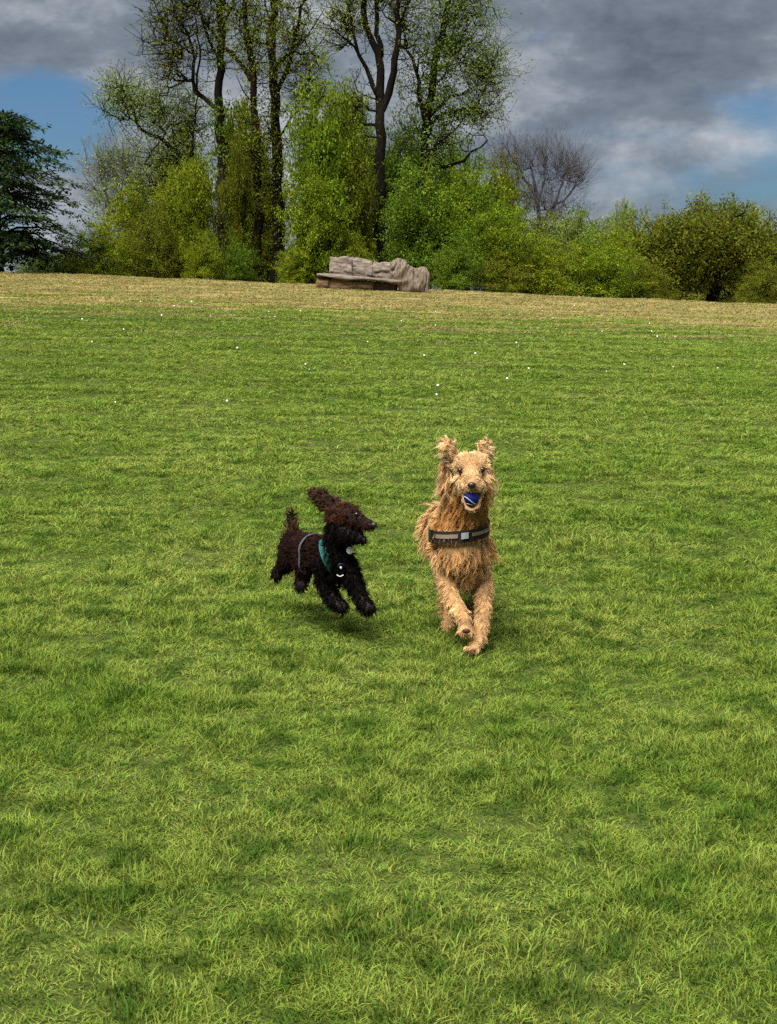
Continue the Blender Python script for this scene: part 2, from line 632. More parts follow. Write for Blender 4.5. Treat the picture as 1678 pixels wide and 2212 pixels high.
def leaf_cloud(pts, per, spread, size, rng, elong=1.5, flat=0.8, vary=0.35, droop=0.0):
    """folded rhombic leaves scattered round the points; returns verts, faces, colours"""
    pts = np.asarray(pts, float)
    n = len(pts) * per
    c = np.repeat(pts, per, 0) + rng.normal(0, 1, (n, 3)) * np.array([spread, spread, spread * flat])
    d = rng.normal(0, 1, (n, 3)); d[:, 2] -= droop
    d /= np.linalg.norm(d, axis=1)[:, None]
    e = rng.normal(0, 1, (n, 3)); e[:, 2] *= 0.5
    s = np.cross(d, e); s /= np.linalg.norm(s, axis=1)[:, None] + 1e-9
    L = size * rng.uniform(0.6, 1.35, (n, 1))
    V = np.stack([c - d * L * 0.5, c + s * L * 0.5 / elong, c + d * L * 0.5, c - s * L * 0.5 / elong], 1)
    k = np.arange(n) * 4
    F = np.concatenate([np.stack([k, k + 1, k + 2], 1), np.stack([k, k + 2, k + 3], 1)])
    g = np.repeat(rng.uniform(1 - vary, 1 + vary, len(pts)), per)[:, None] * rng.uniform(0.75, 1.25, (n, 1))
    hue = np.repeat(rng.normal(0, 0.10, len(pts)), per)[:, None]
    col = np.concatenate([g * (1 + hue), g, g * (1 - hue)], 1)
    return V.reshape(-1, 3), F, np.repeat(col, 4, 0)


def ellipsoid_pts(c, r, n, rng, shell=0.5, lobes=0.28):
    """points in a lumpy ellipsoid, thicker towards its skin"""
    out = []
    ph = rng.uniform(0, 6.28, 6)
    v = rng.normal(0, 1, (n, 3)); v /= np.linalg.norm(v, axis=1)[:, None]
    q = rng.uniform(0, 1, n) ** shell
    az = np.arctan2(v[:, 1], v[:, 0]); el = v[:, 2]
    q = q * (1 + lobes * (np.sin(3 * az + ph[0]) * np.cos(3 * el + ph[1]) + 0.7 * np.sin(5 * az + ph[2]) * np.sin(6 * el + ph[3])))
    return np.asarray(c) + v * q[:, None] * np.asarray(r)


def finish_tree(name, label, cat, base, T, bark, leafsets, group=None, tip=0.011):
    """an Empty at the foot > trunk (wood with its limbs), crown and ivy (leaves)"""
    e = thing(name, label, cat, base, group)
    b = np.array(base)
    V, F = T.wood(tip)
    link('trunk', mesh_np('trunk', V - b, F, mats=[bark]), e)
    for pn, (v, f, c), m in leafsets:
        link(pn, mesh_np(pn, v - b, f, col=c, mats=[m], smooth=False), e)
    return e


def px(pts, Y, rng, dep=0.0):
    return [np.array(at(x, y, Y + (rng.normal(0, dep) if dep else 0))) for x, y in pts]


def tall_tree(name, label, seed, Y, trunk, r0, r1, limbs, crowns, bark, leafmat, leaf_per, leaf_size, ivy=(), ivymat=None, group=None, twig=(3, 0.7), tip=0.011, dep=0.5, up=0.35, spread=0.8):
    """trunk and limbs are polylines, crowns = (x, y, rx, ry, n) regions the twigs grow into"""
    T = Tree(seed); rng = T.rng
    k = Y / FPX / 2.16
    p = px(trunk, Y, rng, 0.12)
    base = Vector((p[0][0], Y, gzf(p[0][0], Y) - 0.05))
    p[0] = np.array([base.x, base.y, base.z - 0.1])
    T.limb(p, r0, r1)
    # a swelling foot
    for i in range(3):
        T.minr[i] *= 1.25 - 0.1 * i
    for pts, a, b in limbs:
        q = [np.array(at(x, y, Y)) for x, y in pts]
        drift = rng.normal(0, dep)
        for i in range(len(q)):
            q[i][1] += drift * 1.6 * i / max(1, len(q) - 1)
        T.limb(q, a, b, None)
    tg = []
    for (cx, cy_, rx, ry, n) in crowns:
        c = np.array(at(cx, cy_, Y))
        tg.append(ellipsoid_pts(c, (rx * k, max(1.2, 0.8 * rx * k), ry * k), n, rng, 0.6))
    tg = np.concatenate(tg)
    T.grow(tg, 0.45, 0.06, 0.10)
    T.twigs(twig[0], twig[1], 2, up, spread)
    sets = []
    if leaf_per:
        lp = np.array(T.leafpts)
        sets.append(('crown', leaf_cloud(lp, leaf_per, 0.16, leaf_size, rng), leafmat))
    if ivy:
        pts = []
        for (x0, y0, x1, y1, wd, n) in ivy:
            for _ in range(n):
                t = rng.uniform(); a = rng.uniform(0, 6.283)
                c = np.array(at(x0 + (x1 - x0) * t, y0 + (y1 - y0) * t, Y))
                rr = wd * k * rng.uniform(0.5, 1.0)
                pts.append(c + np.array([math.cos(a) * rr, math.sin(a) * rr, rng.normal(0, 0.1)]))
        sets.append(('ivy', leaf_cloud(pts, 14, 0.15, 0.105, rng), ivymat or L_IVY))
    return finish_tree(name, label, 'tree', base, T, bark, sets, group, tip)


tall_tree('lime_tree', 'tall lime tree with a long bare limb arching out towards the dark conifer', 101, 66,
          [(482, 606), (480, 450), (476, 300), (472, 200), (478, 100), (480, 0), (484, -120), (488, -260)], 0.27, 0.07,
          [([(462, 232), (440, 208), (417, 195), (416, 120), (402, 70), (375, 25), (350, -40)], 0.11, 0.03),
           ([(418, 118), (380, 92), (335, 78)], 0.055, 0.02),
           ([(426, 196), (431, 130), (428, 60), (415, -20)], 0.06, 0.02),
           ([(476, 130), (448, 75), (432, 20), (420, -70)], 0.08, 0.03),
           ([(474, 95), (440, 40), (425, 0), (380, -60)], 0.06, 0.02),
           ([(479, 60), (505, 10), (515, -60)], 0.06, 0.02)],
          [(370, 110, 62, 110, 150), (400, 10, 80, 70, 90), (450, 60, 50, 110, 80), (470, -90, 110, 90, 110), (360, -60, 60, 60, 30)],
          BARK, L_OLIVE, 3, 0.08, ivy=[(474, 320, 474, 215, 22, 55), (474, 160, 476, 55, 17, 40), (480, 600, 478, 320, 26, 60)], ivymat=L_GREEN,
          group=None, tip=0.010)

tall_tree('lime_tree', 'tall lime tree with a forked dark trunk, one fork leaning across its neighbour', 102, 64,
          [(558, 606), (556, 400), (552, 260), (549, 182), (538, 110), (529, 40), (522, -60), (515, -200)], 0.22, 0.06,
          [([(549, 182), (520, 140), (492, 108), (478, 92), (468, 40)], 0.13, 0.05),
           ([(536, 105), (552, 62), (570, 45), (572, 0)], 0.06, 0.02),
           ([(545, 150), (560, 120), (590, 70)], 0.04, 0.015),
           ([(552, 230), (530, 200), (515, 170)], 0.04, 0.015)],
          [(540, 60, 60, 80, 90), (515, -60, 90, 90, 90), (560, 150, 35, 60, 30), (545, 340, 40, 90, 60)],
          BARK_BROWN, L_YELLOW, 4, 0.085, ivy=[(556, 590, 550, 215, 32, 110)], ivymat=L_OLIVE, tip=0.010)

tall_tree('lime_tree', 'tall lime tree with the thickest straight dark trunk, standing left of the bright green tree', 103, 67,
          [(602, 606), (600, 420), (594, 260), (588, 120), (590, 0), (592, -150), (590, -300)], 0.30, 0.08,
          [([(594, 215), (625, 135), (640, 70), (660, 0), (700, -60)], 0.12, 0.04),
           ([(590, 150), (636, 110), (676, 62), (700, 20)], 0.07, 0.02),
           ([(590, 60), (570, 10), (560, -60)], 0.07, 0.02),
           ([(600, 300), (640, 240), (665, 170)], 0.06, 0.02)],
          [(640, 90, 70, 90, 120), (610, -60, 110, 90, 110), (660, 200, 60, 80, 70), (590, 300, 40, 100, 50)],
          BARK, L_YELLOW, 4, 0.085, ivy=[(602, 600, 594, 300, 38, 90)], ivymat=L_OLIVE, tip=0.010)

tall_tree('lime_tree', 'tall lime tree behind the log seat, dark trunk spreading into a vase of limbs', 104, 65,
          [(822, 590), (821, 420), (820, 300), (820, 210), (821, 150), (818, 118), (789, 58), (783, 0), (775, -120), (765, -220)], 0.30, 0.06,
          [([(824, 122), (814, 44), (811, 0), (805, -120)], 0.13, 0.05),
           ([(826, 235), (839, 204), (853, 131), (862, 73), (857, 29), (862, 0), (868, -120)], 0.17, 0.07),
           ([(862, 60), (870, 40), (886, 0), (900, -60)], 0.06, 0.03),
           ([(814, 205), (807, 187), (792, 146), (772, 117), (763, 73), (760, 38), (745, 0)], 0.12, 0.03),
           ([(766, 100), (737, 82), (693, 61)], 0.05, 0.02),
           ([(853, 50), (835, 40), (820, 20)], 0.04, 0.02),
           ([(815, 215), (780, 200), (765, 205)], 0.04, 0.015)],
          [(745, 55, 60, 70, 90), (800, -20, 90, 70, 110), (870, -10, 60, 80, 80), (765, 250, 50, 90, 80), (820, -130, 130, 70, 60), (880, 90, 40, 60, 40)],
          BARK, L_YELLOW, 3, 0.08, ivy=[(822, 590, 820, 330, 30, 60), (866, 60, 850, 0, 12, 25)], ivymat=L_GREEN, tip=0.010)

tall_tree('ivy_clad_tree', 'broad ivy-clad tree with long side limbs reaching out over open sky, behind the log seat', 105, 66,
          [(888, 600), (900, 450), (917, 350), (921, 257), (933, 204), (934, 160), (945, 102), (958, 44), (970, 0), (980, -120), (985, -200)], 0.27, 0.07,
          [([(921, 262), (956, 227), (970, 210), (996, 207), (1020, 190)], 0.12, 0.04),
           ([(925, 290), (940, 257), (979, 242), (1008, 233), (1025, 233), (1042, 246)], 0.11, 0.03),
           ([(1025, 233), (1043, 198), (1058, 163), (1066, 131), (1078, 102)], 0.06, 0.02),
           ([(918, 340), (975, 290), (1002, 260)], 0.06, 0.02),
           ([(920, 270), (906, 200), (903, 175), (891, 125), (874, 76), (868, 20)], 0.12, 0.03),
           ([(900, 160), (905, 125), (918, 112), (930, 95)], 0.06, 0.02),
           ([(958, 55), (985, 30), (990, 0), (1000, -60)], 0.09, 0.03),
           ([(965, 80), (993, 76), (1008, 61), (1022, 36)], 0.06, 0.02),
           ([(940, 180), (970, 140), (1000, 130)], 0.06, 0.02),
           ([(917, 355), (960, 362), (1002, 347), (1017, 327), (1040, 315), (1056, 300)], 0.10, 0.03)],
          [(1050, 160, 52, 85, 170), (985, 110, 65, 80, 130), (1000, 20, 75, 50, 120), (930, 60, 60, 70, 45), (1015, 240, 80, 50, 90), (950, 300, 80, 70, 90), (975, -80, 120, 60, 60), (900, 200, 35, 90, 30)],
          BARK, L_PALE, 3, 0.09, ivy=[(890, 590, 925, 260, 40, 170), (930, 260, 950, 90, 34, 150), (950, 110, 985, 90, 28, 60), (960, 250, 1030, 235, 14, 40)], ivymat=L_GREEN, tip=0.007)

tall_tree('leaning_tree', 'sparse pale-leaved tree with a limb leaning out towards the dark conifer', 106, 69,
          [(402, 606), (403, 480), (398, 400), (385, 330), (350, 300), (318, 288), (297, 274), (288, 236), (272, 208), (262, 180)], 0.22, 0.03,
          [([(402, 440), (415, 340), (425, 260), (432, 210)], 0.10, 0.03),
           ([(350, 302), (325, 330), (300, 330)], 0.05, 0.02),
           ([(385, 335), (370, 270), (360, 230)], 0.06, 0.02),
           ([(290, 260), (255, 235), (225, 230)], 0.04, 0.015),
           ([(402, 490), (350, 440), (320, 400)], 0.06, 0.02)],
          [(265, 215, 55, 55, 130), (340, 245, 60, 60, 110), (410, 260, 45, 80, 90), (350, 360, 70, 70, 120), (410, 420, 55, 90, 90)],
          BARK, L_PALE, 4, 0.085, tip=0.008)

tall_tree('bare_tree', 'bare grey tree with upswept twiggy branches above the hedge', 107, 78,
          [(1155, 640), (1160, 560), (1165, 500), (1160, 440), (1150, 380), (1140, 330)], 0.20, 0.03,
          [([(1165, 510), (1190, 450), (1215, 390), (1235, 350), (1240, 330)], 0.10, 0.02),
           ([(1190, 455), (1220, 430), (1250, 390), (1262, 370)], 0.06, 0.02),
           ([(1160, 450), (1175, 390), (1180, 340), (1178, 312)], 0.06, 0.02),
           ([(1155, 420), (1120, 360), (1100, 330), (1085, 310)], 0.06, 0.02),
           ([(1215, 400), (1205, 370), (1200, 340)], 0.04, 0.015)],
          [(1095, 345, 45, 45, 50), (1130, 365, 40, 60, 50), (1178, 355, 35, 55, 50), (1220, 375, 38, 50, 70), (1250, 385, 22, 45, 40), (1160, 430, 70, 50, 60), (1200, 460, 70, 45, 60)],
          BARK_GREY, None, 0, 0.1, tip=0.006, twig=(5, 1.0), up=0.9, spread=0.45)

tall_tree('bare_tree', 'slender half-bare grey tree between the dark conifer and the leaning tree', 108, 80,
          [(262, 606), (258, 540), (250, 480), (232, 430), (218, 390), (212, 350)], 0.15, 0.03,
          [([(250, 485), (262, 420), (270, 370), (280, 330)], 0.07, 0.02),
           ([(235, 440), (205, 410), (190, 385)], 0.05, 0.02),
           ([(258, 520), (300, 450), (310, 400)], 0.06, 0.02)],
          [(220, 370, 42, 50, 90), (270, 360, 40, 50, 90), (300, 420, 40, 60, 70), (230, 440, 45, 50, 60)],
          BARK_GREY, L_PALE, 1, 0.11, tip=0.006, twig=(4, 0.9), up=0.8, spread=0.5)


# -- leafy understorey trees: a few grown shapes, copied with their parts
def bush_shape(seed, kind):
    """crown of about 1 m half-width and 2 m height, foot at the origin (scaled when placed); returns trunk and crown meshes"""
    T = Tree(seed); rng = T.rng
    S = 3.0
    if kind == 'round':
        T.limb([(0, 0, -0.2), (0.05, 0.05, 0.9), (0.1, -0.05, 1.7)], 0.16, 0.10, jit=0.03)
        tg = np.concatenate([ellipsoid_pts((0, 0, 3.7), (2.7, 2.5, 2.2), 230, rng, 0.5), ellipsoid_pts((0, 0, 1.6), (2.4, 2.2, 1.2), 70, rng, 0.4)])
    elif kind == 'shrub':
        for i in range(5):
            a = i * 1.26
            T.limb([(0.1 * math.cos(a), 0.1 * math.sin(a), -0.2), (0.5 * math.cos(a), 0.5 * math.sin(a), 1.2), (1.0 * math.cos(a), 1.0 * math.sin(a), 2.4)], 0.07, 0.03, -1 if i == 0 else 0, jit=0.05)
        tg = np.concatenate([ellipsoid_pts((0, 0, 2.8), (2.9, 2.6, 2.9), 220, rng, 0.5, 0.25), ellipsoid_pts((0, 0, 0.9), (2.9, 2.6, 0.8), 90, rng, 0.5)])
    else:  # upright
        T.limb([(0, 0, -0.2), (0.1, 0, 1.5), (-0.1, 0.1, 3.0), (0.1, 0.1, 4.6)], 0.13, 0.05, jit=0.04)
        tg = np.concatenate([ellipsoid_pts((0, 0, 3.6), (1.9, 1.9, 2.5), 220, rng, 0.55, 0.28), ellipsoid_pts((0.2, 0, 1.2), (2.3, 2.0, 1.1), 80, rng, 0.5)])
    tg = tg[tg[:, 2] > 0.05]
    T.grow(tg, 0.4, 0.05, 0.08)
    T.twigs(4, 0.6, 2, 0.25, 0.9)
    V, F = T.wood(0.007)
    tm = mesh_np('trunk', V, F, mats=[BARK])
    lp = np.array(T.leafpts)
    lp = lp[lp[:, 2] > 0.0]
    v, f, c = leaf_cloud(lp, 9, 0.15, 0.12, rng, 1.5, 0.7, 0.55)
    cm = mesh_np('crown', v, f, col=c, mats=[L_GREEN], smooth=False)
    P = np.array(T.pos)
    return tm, cm


SHAPES = {('round', i): bush_shape(200 + i, 'round') for i in range(3)}
SHAPES.update({('shrub', i): bush_shape(230 + i, 'shrub') for i in range(3)})
SHAPES.update({('up', i): bush_shape(260 + i, 'up') for i in range(3)})


def place_bush(name, label, x, top, hw, Y, key, leafm, rot, bark=None, group=None):
    """x, top, hw in design units at distance Y"""
    k = Y / FPX / 2.16
    p = at(x, 600, Y)
    gx = p.x; gzz = gzf(gx, Y)
    h = at(x, top, Y).z - gzz
    hwm = hw * k
    e = thing(name, label, 'tree' if 'tree' in name else 'shrub', (gx, Y, gzz - 0.05), group)
    wd = {'round': 2.9, 'shrub': 3.1, 'up': 2.3}[key[0]]
    ht = {'round': 6.2, 'shrub': 6.0, 'up': 6.5}[key[0]]
    e.scale = (hwm / wd, max(0.6 * hwm, 1.8) / wd, h / ht)
    tm, cm = SHAPES[key]
    for nm, me, m in (('trunk', tm, bark or BARK), ('crown', cm, leafm)):
        o = link(nm, me, e)
        o.rotation_euler = (0, 0, rot)
        o.material_slots[0].link = 'OBJECT'
        o.material_slots[0].material = m
    return e


BUSHES = [
    # name, label, x, top, half width, distance, shape, leaves, turn
    ('shrub', 'low yellow-green shrub spilling out beside the dark conifer', 215, 468, 78, 61, ('shrub', 0), L_YELLOW, 0.3),
    ('shrub', 'dense olive shrub at the foot of the leaning tree', 335, 440, 75, 62, ('shrub', 1), L_OLIVE, 1.1),
    ('understorey_tree', 'slim yellow-olive tree beside the leaning tree, short of the bare-limbed lime', 385, 350, 55, 64, ('up', 0), L_YELLOW, 2.0),
    ('understorey_tree', 'olive leafy tree filling the gap between the two leftmost lime trunks', 517, 280, 34, 62.5, ('up', 1), L_OLIVE, 0.7),
    ('shrub', 'dark green shrub at the foot of the forked lime', 518, 510, 42, 61, ('shrub', 2), L_GREEN, 2.6),
    ('understorey_tree', 'tall bright yellow-green tree between the thickest lime trunk and the vase-shaped lime', 694, 135, 84, 62, ('up', 2), L_BRIGHT, 1.4),
    ('understorey_tree', 'bright green tree with hanging foliage left of the log seat', 690, 360, 78, 61, ('round', 0), L_BRIGHT, 0.2),
    ('shrub', 'low deep green shrub behind the left end of the log seat', 645, 520, 48, 62.5, ('shrub', 0), L_GREEN, 4.0),
    ('understorey_tree', 'dark olive tree close behind the log seat backrest', 770, 300, 50, 63.5, ('round', 1), L_OLIVE, 3.3),
    ('shrub', 'yellow-green shrub showing above the log seat backrest', 762, 500, 52, 61, ('shrub', 1), L_YELLOW, 5.1),
    ('shrub', 'deep green shrub behind the gnarled end of the log seat', 885, 490, 62, 63, ('shrub', 2), L_GREEN, 0.9),
    ('understorey_tree', 'fresh green tree massed around the trunk of the ivy-clad tree', 905, 345, 80, 62.5, ('up', 0), L_GREEN, 5.0),
    ('understorey_tree', 'big bright green rounded tree right of the log seat', 1010, 345, 105, 62, ('round', 2), L_BRIGHT, 2.2),
    ('understorey_tree', 'bright green spreading tree reaching from the rounded tree towards the bare tree', 1080, 440, 85, 60.5, ('round', 0), L_BRIGHT, 4.4),
    ('understorey_tree', 'round-topped olive tree behind, left of the bare grey tree', 1080, 338, 62, 73, ('round', 1), L_OLIVE, 1.0),
    ('shrub', 'low green shrub between the log seat and the hedge', 990, 500, 70, 59.5, ('shrub', 1), L_GREEN, 1.9),
    ('understorey_tree', 'light green tree in front of the bare grey tree', 1235, 436, 80, 70, ('round', 2), L_PALE, 3.0),
    ('shrub', 'broad yellow-green shrub in the hedge below the bare grey tree', 1170, 505, 92, 60.5, ('shrub', 0), L_YELLOW, 2.9),
    ('shrub', 'broad fresh green shrub in the hedge beside the dark oak', 1300, 500, 100, 61, ('shrub', 2), L_BRIGHT, 0.4),
    ('understorey_tree', 'small pale round-headed tree far behind the hedge', 1352, 430, 44, 88, ('round', 0), L_PALE, 5.5),
    ('understorey_tree', 'narrow olive tree between the round-headed tree and the dark oak', 1420, 455, 45, 80, ('up', 1), L_OLIVE, 0.0),
    ('understorey_tree', 'pale green tree far behind the dark oak', 1610, 445, 72, 84, ('round', 1), L_PALE, 2.4),
    ('shrub', 'low olive shrub under the dark oak beside the fresh green shrub', 1390, 560, 70, 62, ('shrub', 1), L_OLIVE, 3.7),
    ('shrub', 'low dark shrub at the far end of the hedge under the dark oak', 1650, 560, 70, 61, ('shrub', 0), L_OLIVE, 1.2),
    ('shrub', 'olive green shrub between the dark conifer and the low yellow-green shrub', 150, 530, 48, 63, ('shrub', 2), L_OLIVE, 5.7),
    ('understorey_tree', 'yellow-green tree behind the trunks of the forked and thickest limes', 577, 320, 60, 70, ('round', 2), L_YELLOW, 5.9),
    ('understorey_tree', 'wide yellow-green tree behind the leaning tree and its shrubs', 300, 380, 85, 72, ('round', 0), L_YELLOW, 1.3),
    ('understorey_tree', 'upright yellow-green tree against the trunk of the bare-limbed lime', 430, 310, 52, 63, ('up', 2), L_YELLOW, 3.9),
    ('understorey_tree', 'bright leafy tree behind the vase-shaped lime and the log seat', 790, 260, 72, 72, ('up', 1), L_BRIGHT, 4.2),
    ('understorey_tree', 'green tree behind the ivy-clad tree and the rounded tree', 960, 290, 90, 72, ('round', 0), L_GREEN, 2.7),
    ('understorey_tree', 'olive tree behind the light green tree in the hedge', 1180, 450, 85, 74, ('round', 2), L_OLIVE, 0.8),
    ('understorey_tree', 'yellow-green tree behind the fresh green shrub of the hedge', 1310, 475, 75, 72, ('round', 1), L_YELLOW, 5.2),
    ('shrub', 'yellow-green shrub between the feet of the two leftmost limes', 440, 500, 50, 61, ('shrub', 1), L_YELLOW, 2.2),
    ('shrub', 'bright low shrub between the thickest lime and the log seat', 640, 530, 44, 60.5, ('shrub', 0), L_YELLOW, 0.1),
    ('shrub', 'olive shrub in the hedge between two yellow-green shrubs and the rounded tree', 1085, 540, 70, 59.5, ('shrub', 2), L_OLIVE, 4.9),
    ('shrub', 'low yellow-green shrub far behind the slender half-bare tree', 235, 520, 80, 76, ('shrub', 1), L_YELLOW, 0.6),
    ('shrub', 'low olive shrub far behind the leaning tree trunk', 375, 505, 80, 76, ('shrub', 2), L_OLIVE, 2.4),
    ('shrub', 'low yellow-green shrub far behind the forked lime trunk', 540, 500, 85, 77, ('shrub', 0), L_YELLOW, 4.1),
    ('shrub', 'low green shrub far behind the left end of the log seat', 690, 500, 85, 77, ('shrub', 1), L_GREEN, 3.0),
    ('shrub', 'low olive shrub far behind the middle of the log seat', 840, 490, 85, 76, ('shrub', 2), L_OLIVE, 5.0),
    ('shrub', 'low green shrub hugging the ground beside the conifer trunk', 90, 545, 70, 64, ('shrub', 0), L_GREEN, 1.0),
    ('understorey_tree', 'tall yellow-green tree rising between the bare-limbed and forked limes', 520, 170, 62, 70, ('up', 2), L_YELLOW, 3.3),
    ('understorey_tree', 'tall bright tree behind the vase-shaped lime trunk', 755, 185, 70, 70, ('up', 0), L_BRIGHT, 0.9),
    ('understorey_tree', 'tall green tree between the vase-shaped lime and the ivy-clad tree', 872, 215, 58, 70, ('up', 1), L_GREEN, 2.0),
    ('understorey_tree', 'tall yellow-green tree behind the leaning tree and slim tree', 390, 250, 66, 74, ('up', 0), L_YELLOW, 1.7),
    ('shrub', 'dark olive shrub right under the oak crown behind its crooked trunk', 1530, 560, 110, 70, ('shrub', 1), L_OLIVE, 1.5),
]
for nm, lb, x, top, hw, Y, key, lm, rot in BUSHES:
    place_bush(nm, lb, x, top, hw, Y, key, lm, rot)

tall_tree('oak_tree', 'broad dark olive oak with a crooked trunk at the end of the hedge', 120, 64,
          [(1535, 660), (1540, 640), (1552, 610), (1545, 580), (1530, 540), (1525, 500)], 0.24, 0.08,
          [([(1550, 612), (1580, 570), (1610, 540), (1640, 520)], 0.10, 0.03),
           ([(1545, 590), (1500, 570), (1460, 560), (1430, 545)], 0.09, 0.03),
           ([(1530, 540), (1490, 500), (1470, 480)], 0.08, 0.03),
           ([(1528, 520), (1560, 480), (1580, 465)], 0.07, 0.03)],
          [(1520, 530, 140, 84, 380), (1450, 560, 75, 70, 130), (1630, 560, 90, 75, 200)],
          BARK, L_OLIVE, 12, 0.11, tip=0.011, dep=0.8, twig=(3, 0.55))


def conifer(x, top, base_y, hw, Y, seed):
    rng = np.random.default_rng(seed)
    k = Y / FPX / 2.16
    c = at(x, base_y, Y)
    bx, bz = c.x, gzf(c.x, Y)
    H = at(x, top, Y).z - bz
    W = hw * k
    T = Tree(seed)
    T.limb([(bx, Y, bz - 0.2), (bx + 0.05, Y, bz + H * 0.5), (bx, Y, bz + H)], 0.26, 0.03, jit=0.02, step=0.25)
    trunk_n = len(T.pos)
    sp, sd = [], []
    nb = 96
    for i in range(nb):
        lay = int(12 * i / nb)
        h = 0.03 + 0.95 * (lay + 0.5 + rng.normal(0, 0.10)) / 12
        L = W * (1.04 - 0.62 * h ** 1.9) * rng.uniform(0.48, 1.2)
        a = i * 2.399 + rng.normal(0, 0.3)
        z0 = bz + H * h
        j0 = min(trunk_n - 1, int(h * (trunk_n - 1)))
        d = np.array([math.cos(a), math.sin(a), 0])
        rise = rng.uniform(0.12, 0.42)
        prev = j0
        m = 9
        for j in range(1, m + 1):
            s = j / m
            p = np.array([bx, Y, z0]) + d * L * s + np.array([0, 0, L * (rise * s - 0.30 * s * s + 0.05 * math.sin(s * 5))])
            p += rng.normal(0, 0.03, 3)
            prev = T.add(p, prev, 0.05 * (1 - s) + 0.008)
            if s > 0.2:
                side = np.array([-d[1], d[0], 0])
                for q in range(8):
                    w_ = rng.normal(0, 1) * (0.32 + 0.38 * (1 - s))
                    sp.append(p + side * w_ + d * rng.normal(0, 0.12) + np.array([0, 0, -abs(w_) * 0.25 + rng.normal(0, 0.05)]))
                    v = d * 0.8 + side * np.sign(w_) * 0.7 + np.array([0, 0, -0.25]) + rng.normal(0, 0.25, 3)
                    sd.append(v / np.linalg.norm(v))
    sp = np.array(sp); sd = np.array(sd)
    n = len(sp)
    # each spray: a fan of narrow leaves
    per = 6
    c_ = np.repeat(sp, per, 0) + rng.normal(0, 0.07, (n * per, 3)) * np.array([1, 1, 0.5])
    dd = np.repeat(sd, per, 0) + rng.normal(0, 0.35, (n * per, 3)); dd /= np.linalg.norm(dd, axis=1)[:, None]
    up = np.tile(np.array([0, 0, 1.0]), (n * per, 1)) + rng.normal(0, 0.35, (n * per, 3))
    ss = np.cross(dd, up); ss /= np.linalg.norm(ss, axis=1)[:, None]
    L = rng.uniform(0.12, 0.26, (n * per, 1))
    V = np.stack([c_, c_ + dd * L * 0.5 + ss * L * 0.17, c_ + dd * L, c_ + dd * L * 0.5 - ss * L * 0.17], 1).reshape(-1, 3)
    kk = np.arange(n * per) * 4
    F = np.concatenate([np.stack([kk, kk + 1, kk + 2], 1), np.stack([kk, kk + 2, kk + 3], 1)])
    g = np.repeat(rng.uniform(0.6, 1.5, n), per)[:, None] * rng.uniform(0.7, 1.3, (n * per, 1))
    col = np.repeat(np.concatenate([g * 1.0, g, g], 1), 4, 0)
    finish_tree('conifer_tree', 'dark green conifer with layered drooping branches at the end of the tree line', 'tree', (bx, Y, bz), T, BARK, [('crown', (V, F, col), L_CONIFER)], tip=0.008)


conifer(-5, 235, 600, 215, 58, 77)


# ------------------------------------------------------------------ carved log seat
def fbm(p, sc, oct=4):
    v, a = 0.0, 1.0
    q = Vector((p[0] * sc[0], p[1] * sc[1], p[2] * sc[2]))
    for _ in range(oct):
        v += a * mnoise.noise(q); q = q * 2.03 + Vector((3.1, 1.7, 5.3)); a *= 0.55
    return v


def log_part(x0, x1, top, bot, yc, half, amp, grain, nx=60, na=40, power=2.8, taper=0.12, seed=0.0, lean=0.0, crack=0.0, cdir=(5, 1, 0.7)):
    """a piece of log: rounded-box section swept along x, weathered by grain-wise noise; ends closed"""
    V, F = [], []
    for i in range(nx + 1):
        t = i / nx
        x = x0 + (x1 - x0) * t
        e = min(1.0, 1 - taper * (1 - min(1.0, min(t, 1 - t) * 8)) ** 2)
        zt, zb = top(x), bot(x)
        zc, hb = (zt + zb) / 2, (zt - zb) / 2 * e
        for j in range(na):
            a = 2 * math.pi * j / na
            c, s = math.cos(a), math.sin(a)
            k = (abs(c) ** power + abs(s) ** power) ** (-1 / power)
            p = Vector((x, yc + half * e * c * k, zc + hb * s * k))
            p.y += lean * (p.z - zb)
            n = Vector((0, c, s))
            d = fbm((p.x + seed, p.y, p.z), grain) * amp
            if crack:
                cn = mnoise.noise(Vector((p.x * cdir[0] + seed, p.y * cdir[1], p.z * cdir[2])))
                d -= crack * max(0.0, 1 - abs(cn) * 7)
            p += n * d
            if t < 0.02 or t > 0.98:
                p.x += fbm((p.y * 3, p.z * 3, seed), (1, 1, 1)) * amp * 0.6
            V.append(p)
    for i in range(nx):
        for j in range(na):
            F.append((i * na + j, i * na + (j + 1) % na, (i + 1) * na + (j + 1) % na, (i + 1) * na + j))
    V.append(sum((V[j] for j in range(na)), Vector()) / na); c0 = len(V) - 1
    V.append(sum((V[nx * na + j] for j in range(na)), Vector()) / na); c1 = len(V) - 1
    T = []
    for j in range(na):
        T.append((c0, (j + 1) % na, j)); T.append((c1, nx * na + j, nx * na + (j + 1) % na))
    return np.array([tuple(v) for v in V]), [np.array(F), np.array(T)]


